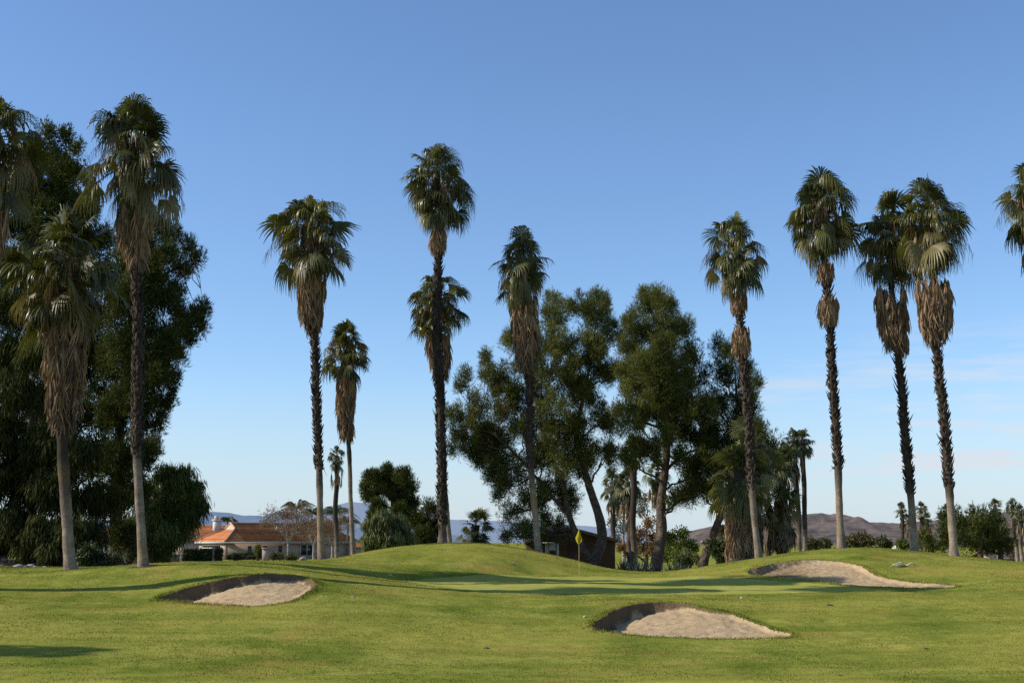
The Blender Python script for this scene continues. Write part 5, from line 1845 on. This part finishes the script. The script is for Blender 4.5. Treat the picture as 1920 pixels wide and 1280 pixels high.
def litter(label, px, py, L, seed, group):
    L *= .65
    rng = np.random.default_rng(seed)
    p = hit(px, py, ground_h)
    mb = MB()
    for k in range(3):
        a = rng.uniform(0, 3.14)
        d = np.array((math.cos(a), math.sin(a) * .4, 0))
        q = p + rng.normal(0, L * .25, 3) * (1, 1, 0)
        q[2] = gz(q[0], q[1])
        t = np.linspace(-.5, .5, 4)[:, None]
        P = q + d * L * t + np.array((0, 0, 1.)) * (.05 - .08 * t ** 2)
        w = np.array((0, 0, .02)) + np.array((-d[1], d[0], 0)) * .025
        mb.add(np.concatenate([P - w, P + w]), [(i, i + 1, 5 + i, 4 + i) for i in range(3)], tone=.9)
    o = mb.build('leaf_scrap', M['bleached'], None, loc=p)
    tag(o, label, 'leaf scrap', group)


gl = 'pale leaf scraps on the grass'
for s, (px, py, L, lb) in enumerate([(663, 1120, .22, 'pale leaf scrap right of the left bunker'), (964, 1059, .32, 'pale leaf scrap on the slope of the middle mound'), (731, 1079, .28, 'pale leaf scrap by the left tip of the putting green'), (1098, 1158, .16, 'pale leaf scrap left of the front bunker'),
                                    (1315, 1085, .16, 'tiny pale scrap at the back of the putting green'), (1388, 1122, .16, 'tiny pale scrap before the putting green, above the front bunker'), (1853, 1091, .22, 'pale scrap low on the right mound'), (437, 1158, .1, 'tiny scrap in the grass below the left bunker'), (400, 1053, .2, 'tiny white scrap on the lawn before the garage')]):
    litter(lb, px, py, L, 50 + s, gl)


def divot(label, px, py, r, seed):
    p = hit(px, py, ground_h)
    rng = np.random.default_rng(seed)
    r *= .6
    mb = MB()
    n = 16
    V = [p + (0, 0, .03)]
    for i in range(n):
        a = i / n * 6.283
        q = p + np.array((math.cos(a) * r * rng.uniform(.7, 1.2), math.sin(a) * r * 1.6 * rng.uniform(.7, 1.2), 0))
        q[2] = gz(q[0], q[1]) + .006 + .02 * rng.random()
        V.append(q)
    mb.add(V, None, [(0, 1 + i, 1 + (i + 1) % n) for i in range(n)], tone=.3)
    o = mb.build('clod', M['bark'], None, loc=p)
    tag(o, label, 'soil clod', 'dark soil clods on the grass')


divot('dark soil clod in the grass below the left bunker', 438, 1223, .07, 1)
divot('dark soil clod in the grass right of the front bunker', 1736, 1216, .09, 2)
divot('dark soil clod near the bottom edge below the front bunker', 1575, 1267, .09, 3)
divot('dark soil clod in the grass above the right end of the front bunker', 1556, 1134, .16, 4)
divot('dark soil clod in the grass left of the front bunker', 912, 1215, .14, 5)


# ------------------------------------------------------------------ person and garden furniture in the shade
def person():
    Y = 96.
    p = at(222.5, 1050, Y)
    x, y = p[0], Y
    z = gz(x, y)
    root = thing('garden_stool', (x, y, z), 'low stool under the person sitting in the shade', 'stool')
    mb = MB()
    mb.box((x, y, z + .36), (.42, .36, .05))
    mb.build('seat', M['metal'], root)
    for sx in (-1, 1):
        for sy in (-1, 1):
            mb = MB()
            mb.box((x + sx * .17, y + sy * .14, z + .17), (.035, .035, .34))
            mb.build('leg', M['metal'], root)
    # body: joints grown with a skin, baked by evaluating the modifiers
    J = {'pel': (0, 0, .46, .15), 'spine': (-.02, -.05, .66, .155), 'chest': (.02, -.14, .86, .165), 'neck': (.05, -.22, 1.00, .062), 'hb': (.06, -.25, 1.08, .095), 'ht': (.07, -.27, 1.21, .085)}
    E = [('pel', 'spine'), ('spine', 'chest'), ('chest', 'neck'), ('neck', 'hb'), ('hb', 'ht')]
    for s, sx in (('l', -1), ('r', 1)):
        J.update({s + 'hip': (sx * .11, -.06, .44, .10), s + 'kn': (sx * .16, -.46, .50, .065), s + 'an': (sx * .15, -.50, .09, .042), s + 'toe': (sx * .17, -.68, .045, .035),
                  s + 'sh': (sx * .19 + .02, -.14, .90, .068), s + 'el': (sx * .25, -.30, .66, .045), s + 'wr': (sx * .12, -.48, .60, .032), s + 'hd': (sx * .06, -.54, .58, .035)})
        E += [('pel', s + 'hip'), (s + 'hip', s + 'kn'), (s + 'kn', s + 'an'), (s + 'an', s + 'toe'), ('chest', s + 'sh'), (s + 'sh', s + 'el'), (s + 'el', s + 'wr'), (s + 'wr', s + 'hd')]
        for f in range(4):
            fx = (f - 1.5) * .018
            a, b_ = s + 'f%da' % f, s + 'f%db' % f
            J[a] = (sx * .04 + fx, -.585, .565, .010)
            J[b_] = (sx * .035 + fx, -.625 + .006 * abs(f - 1.5), .53, .008)
            E += [(s + 'hd', a), (a, b_)]
        J[s + 'th'] = (sx * .01, -.56, .605, .010)
        E += [(s + 'hd', s + 'th')]
    names = list(J)
    me = bpy.data.meshes.new('person')
    me.from_pydata([J[n][:3] for n in names], [(names.index(a), names.index(b)) for a, b in E], [])
    o = bpy.data.objects.new('person', me)
    COL.objects.link(o)
    sk = o.modifiers.new('skin', 'SKIN')
    sk.use_smooth_shade = True
    lay = me.skin_vertices[0].data if len(me.skin_vertices) else None
    if lay is None:
        bpy.context.view_layer.objects.active = o
        me.attributes.new('dummy', 'FLOAT', 'POINT')
    else:
        for i, n in enumerate(names):
            r = J[n][3]
            lay[i].radius = (r, r)
        lay[0].use_root = True
    sb = o.modifiers.new('sub', 'SUBSURF')
    sb.levels = sb.render_levels = 1
    dg = bpy.context.evaluated_depsgraph_get()
    baked = bpy.data.meshes.new_from_object(o.evaluated_get(dg))
    o.modifiers.clear()
    o.data = baked
    skin = plain_mat('skin', (.36, .22, .16), (.42, .27, .2), 3., .6, .3, .0)
    top = plain_mat('grey_shirt', (.30, .30, .33), (.40, .40, .43), 3., .9, .1, .3)
    tr = plain_mat('beige_trousers', (.30, .25, .19), (.36, .30, .23), 3., .9, .1, .3)
    hair = plain_mat('dark_hair', (.02, .014, .01), (.04, .03, .02), 9., .7, .2, .5)
    for m_ in (skin, top, tr, hair):
        baked.materials.append(m_)
    a = baked.attributes.new('tone', 'FLOAT', 'POINT')
    a.data.foreach_set('value', np.full(len(baked.vertices), .5, np.float32))
    for pl in baked.polygons:
        c = pl.center
        if c.z > 1.0 and (c.y > -.26 or c.z > 1.18):
            pl.material_index = 3
        elif c.z > 1.0 or c.y < -.44 and c.z > .53 and abs(c.x) < .13:
            pl.material_index = 0
        elif c.z > .56 and c.y > -.45:
            pl.material_index = 1
        else:
            pl.material_index = 2
    o.location = (x, y, z)
    o.rotation_euler = (0, 0, math.radians(150))
    tag(o, 'person in a grey top sitting hunched in the shade beside the rust stained palm trunk', 'person')


person()


def bench():
    Y = 97.
    p = at(246, 1050, Y)
    x, z = p[0], gz(p[0], Y)
    root = thing('garden_bench', (x, Y, z), 'dark metal garden bench in shade just left of the rust stained palm trunk', 'bench')
    mb = MB()
    for k in range(4):
        mb.box((x, Y - .2 + k * .12, z + .45), (1.15, .09, .03), tone=.6)
    mb.build('seat', M['metal'], root)
    mb = MB()
    for k in range(9):
        mb.box((x - .52 + k * .13, Y + .24, z + .7), (.03, .03, .46), tone=.6)
    mb.box((x, Y + .24, z + .95), (1.2, .05, .06), tone=.7)
    mb.build('backrest', M['metal'], root)
    for sx in (-1, 1):
        for yy in (-.2, .2):
            mb = MB()
            mb.box((x + sx * .52, Y + yy, z + .21), (.05, .05, .43), tone=.5)
            mb.build('leg', M['metal'], root)
        mb = MB()
        mb.box((x + sx * .56, Y, z + .66), (.05, .5, .04), tone=.6)
        mb.build('armrest', M['metal'], root)


bench()


# ------------------------------------------------------------------ light, sky, camera
SUN_EL, SUN_AZ = 34.0, -96.0          # degrees; azimuth from +Y, clockwise
sun = bpy.data.lights.new('sun', 'SUN')
sun.energy = 5.0
sun.angle = math.radians(.53)
sun.color = (1.0, .93, .82)
so = bpy.data.objects.new('sun', sun)
COL.objects.link(so)
el, az = math.radians(SUN_EL), math.radians(SUN_AZ)
sd = Vector((math.sin(az) * math.cos(el), math.cos(az) * math.cos(el), math.sin(el)))
so.rotation_euler = sd.to_track_quat('Z', 'Y').to_euler()
so.location = (-40, 0, 60)

w = bpy.data.worlds.new('World')
SC.world = w
w.use_nodes = True
nt = w.node_tree
bg = nt.nodes['Background']
sky = nt.nodes.new('ShaderNodeTexSky')
sky.sky_type = 'NISHITA'
sky.sun_disc = False
sky.sun_elevation = el
sky.sun_rotation = az
sky.altitude = 450
sky.air_density = 1.0
sky.dust_density = .35
sky.ozone_density = 1.6
# faint cirrus low on the right
tc = nt.nodes.new('ShaderNodeTexCoord')
sep = nt.nodes.new('ShaderNodeSeparateXYZ')
nt.links.new(tc.outputs['Generated'], sep.inputs[0])
mp = nt.nodes.new('ShaderNodeMapping')
mp.inputs['Scale'].default_value = (5, 5, 46)
mp.inputs['Rotation'].default_value = (0, math.radians(7), 0)
nt.links.new(tc.outputs['Generated'], mp.inputs['Vector'])
n1 = noise(nt, mp.outputs[0], 1.6, 6, .6)
zb = math_(nt, 'MULTIPLY', mapr(nt, sep.outputs['Z'], .015, .05), mapr(nt, sep.outputs['Z'], .17, .09))
xb = mapr(nt, sep.outputs['X'], -.05, .30)
cl = math_(nt, 'MULTIPLY', math_(nt, 'MULTIPLY', mapr(nt, n1, .48, .68), zb), math_(nt, 'MULTIPLY', xb, 1.0))
hz = math_(nt, 'MULTIPLY', mapr(nt, sep.outputs['Z'], .13, -.01), .85)
tinted = mixc(nt, 1.0, sky.outputs[0], (1.10, 1.30, 1.54), 'MULTIPLY')
c = mixc(nt, hz, tinted, (5.2, 6.0, 7.1))
c = mixc(nt, cl, c, (6.5, 6.8, 7.4))
nt.links.new(c, bg.inputs[0])
bg.inputs[1].default_value = .112

cam = bpy.data.cameras.new('camera')
cam.sensor_width = 36
cam.sensor_fit = 'HORIZONTAL'
cam.lens = F / 1920 * 36
cam.clip_start = .1
cam.clip_end = 30000
co = bpy.data.objects.new('camera', cam)
COL.objects.link(co)
co.location = (0, 0, EYE)
co.rotation_euler = (math.pi / 2 + TILT, 0, 0)
SC.camera = co
SC.view_settings.view_transform = 'Standard'
SC.view_settings.look = 'None'
SC.view_settings.exposure = 0
SC.view_settings.gamma = 1
SC.render.engine = 'CYCLES'
SC.cycles.use_denoising = False
SC.cycles.max_bounces = 6
SC.cycles.diffuse_bounces = 2
SC.cycles.transmission_bounces = 4
SC.cycles.caustics_reflective = False
SC.cycles.caustics_refractive = False
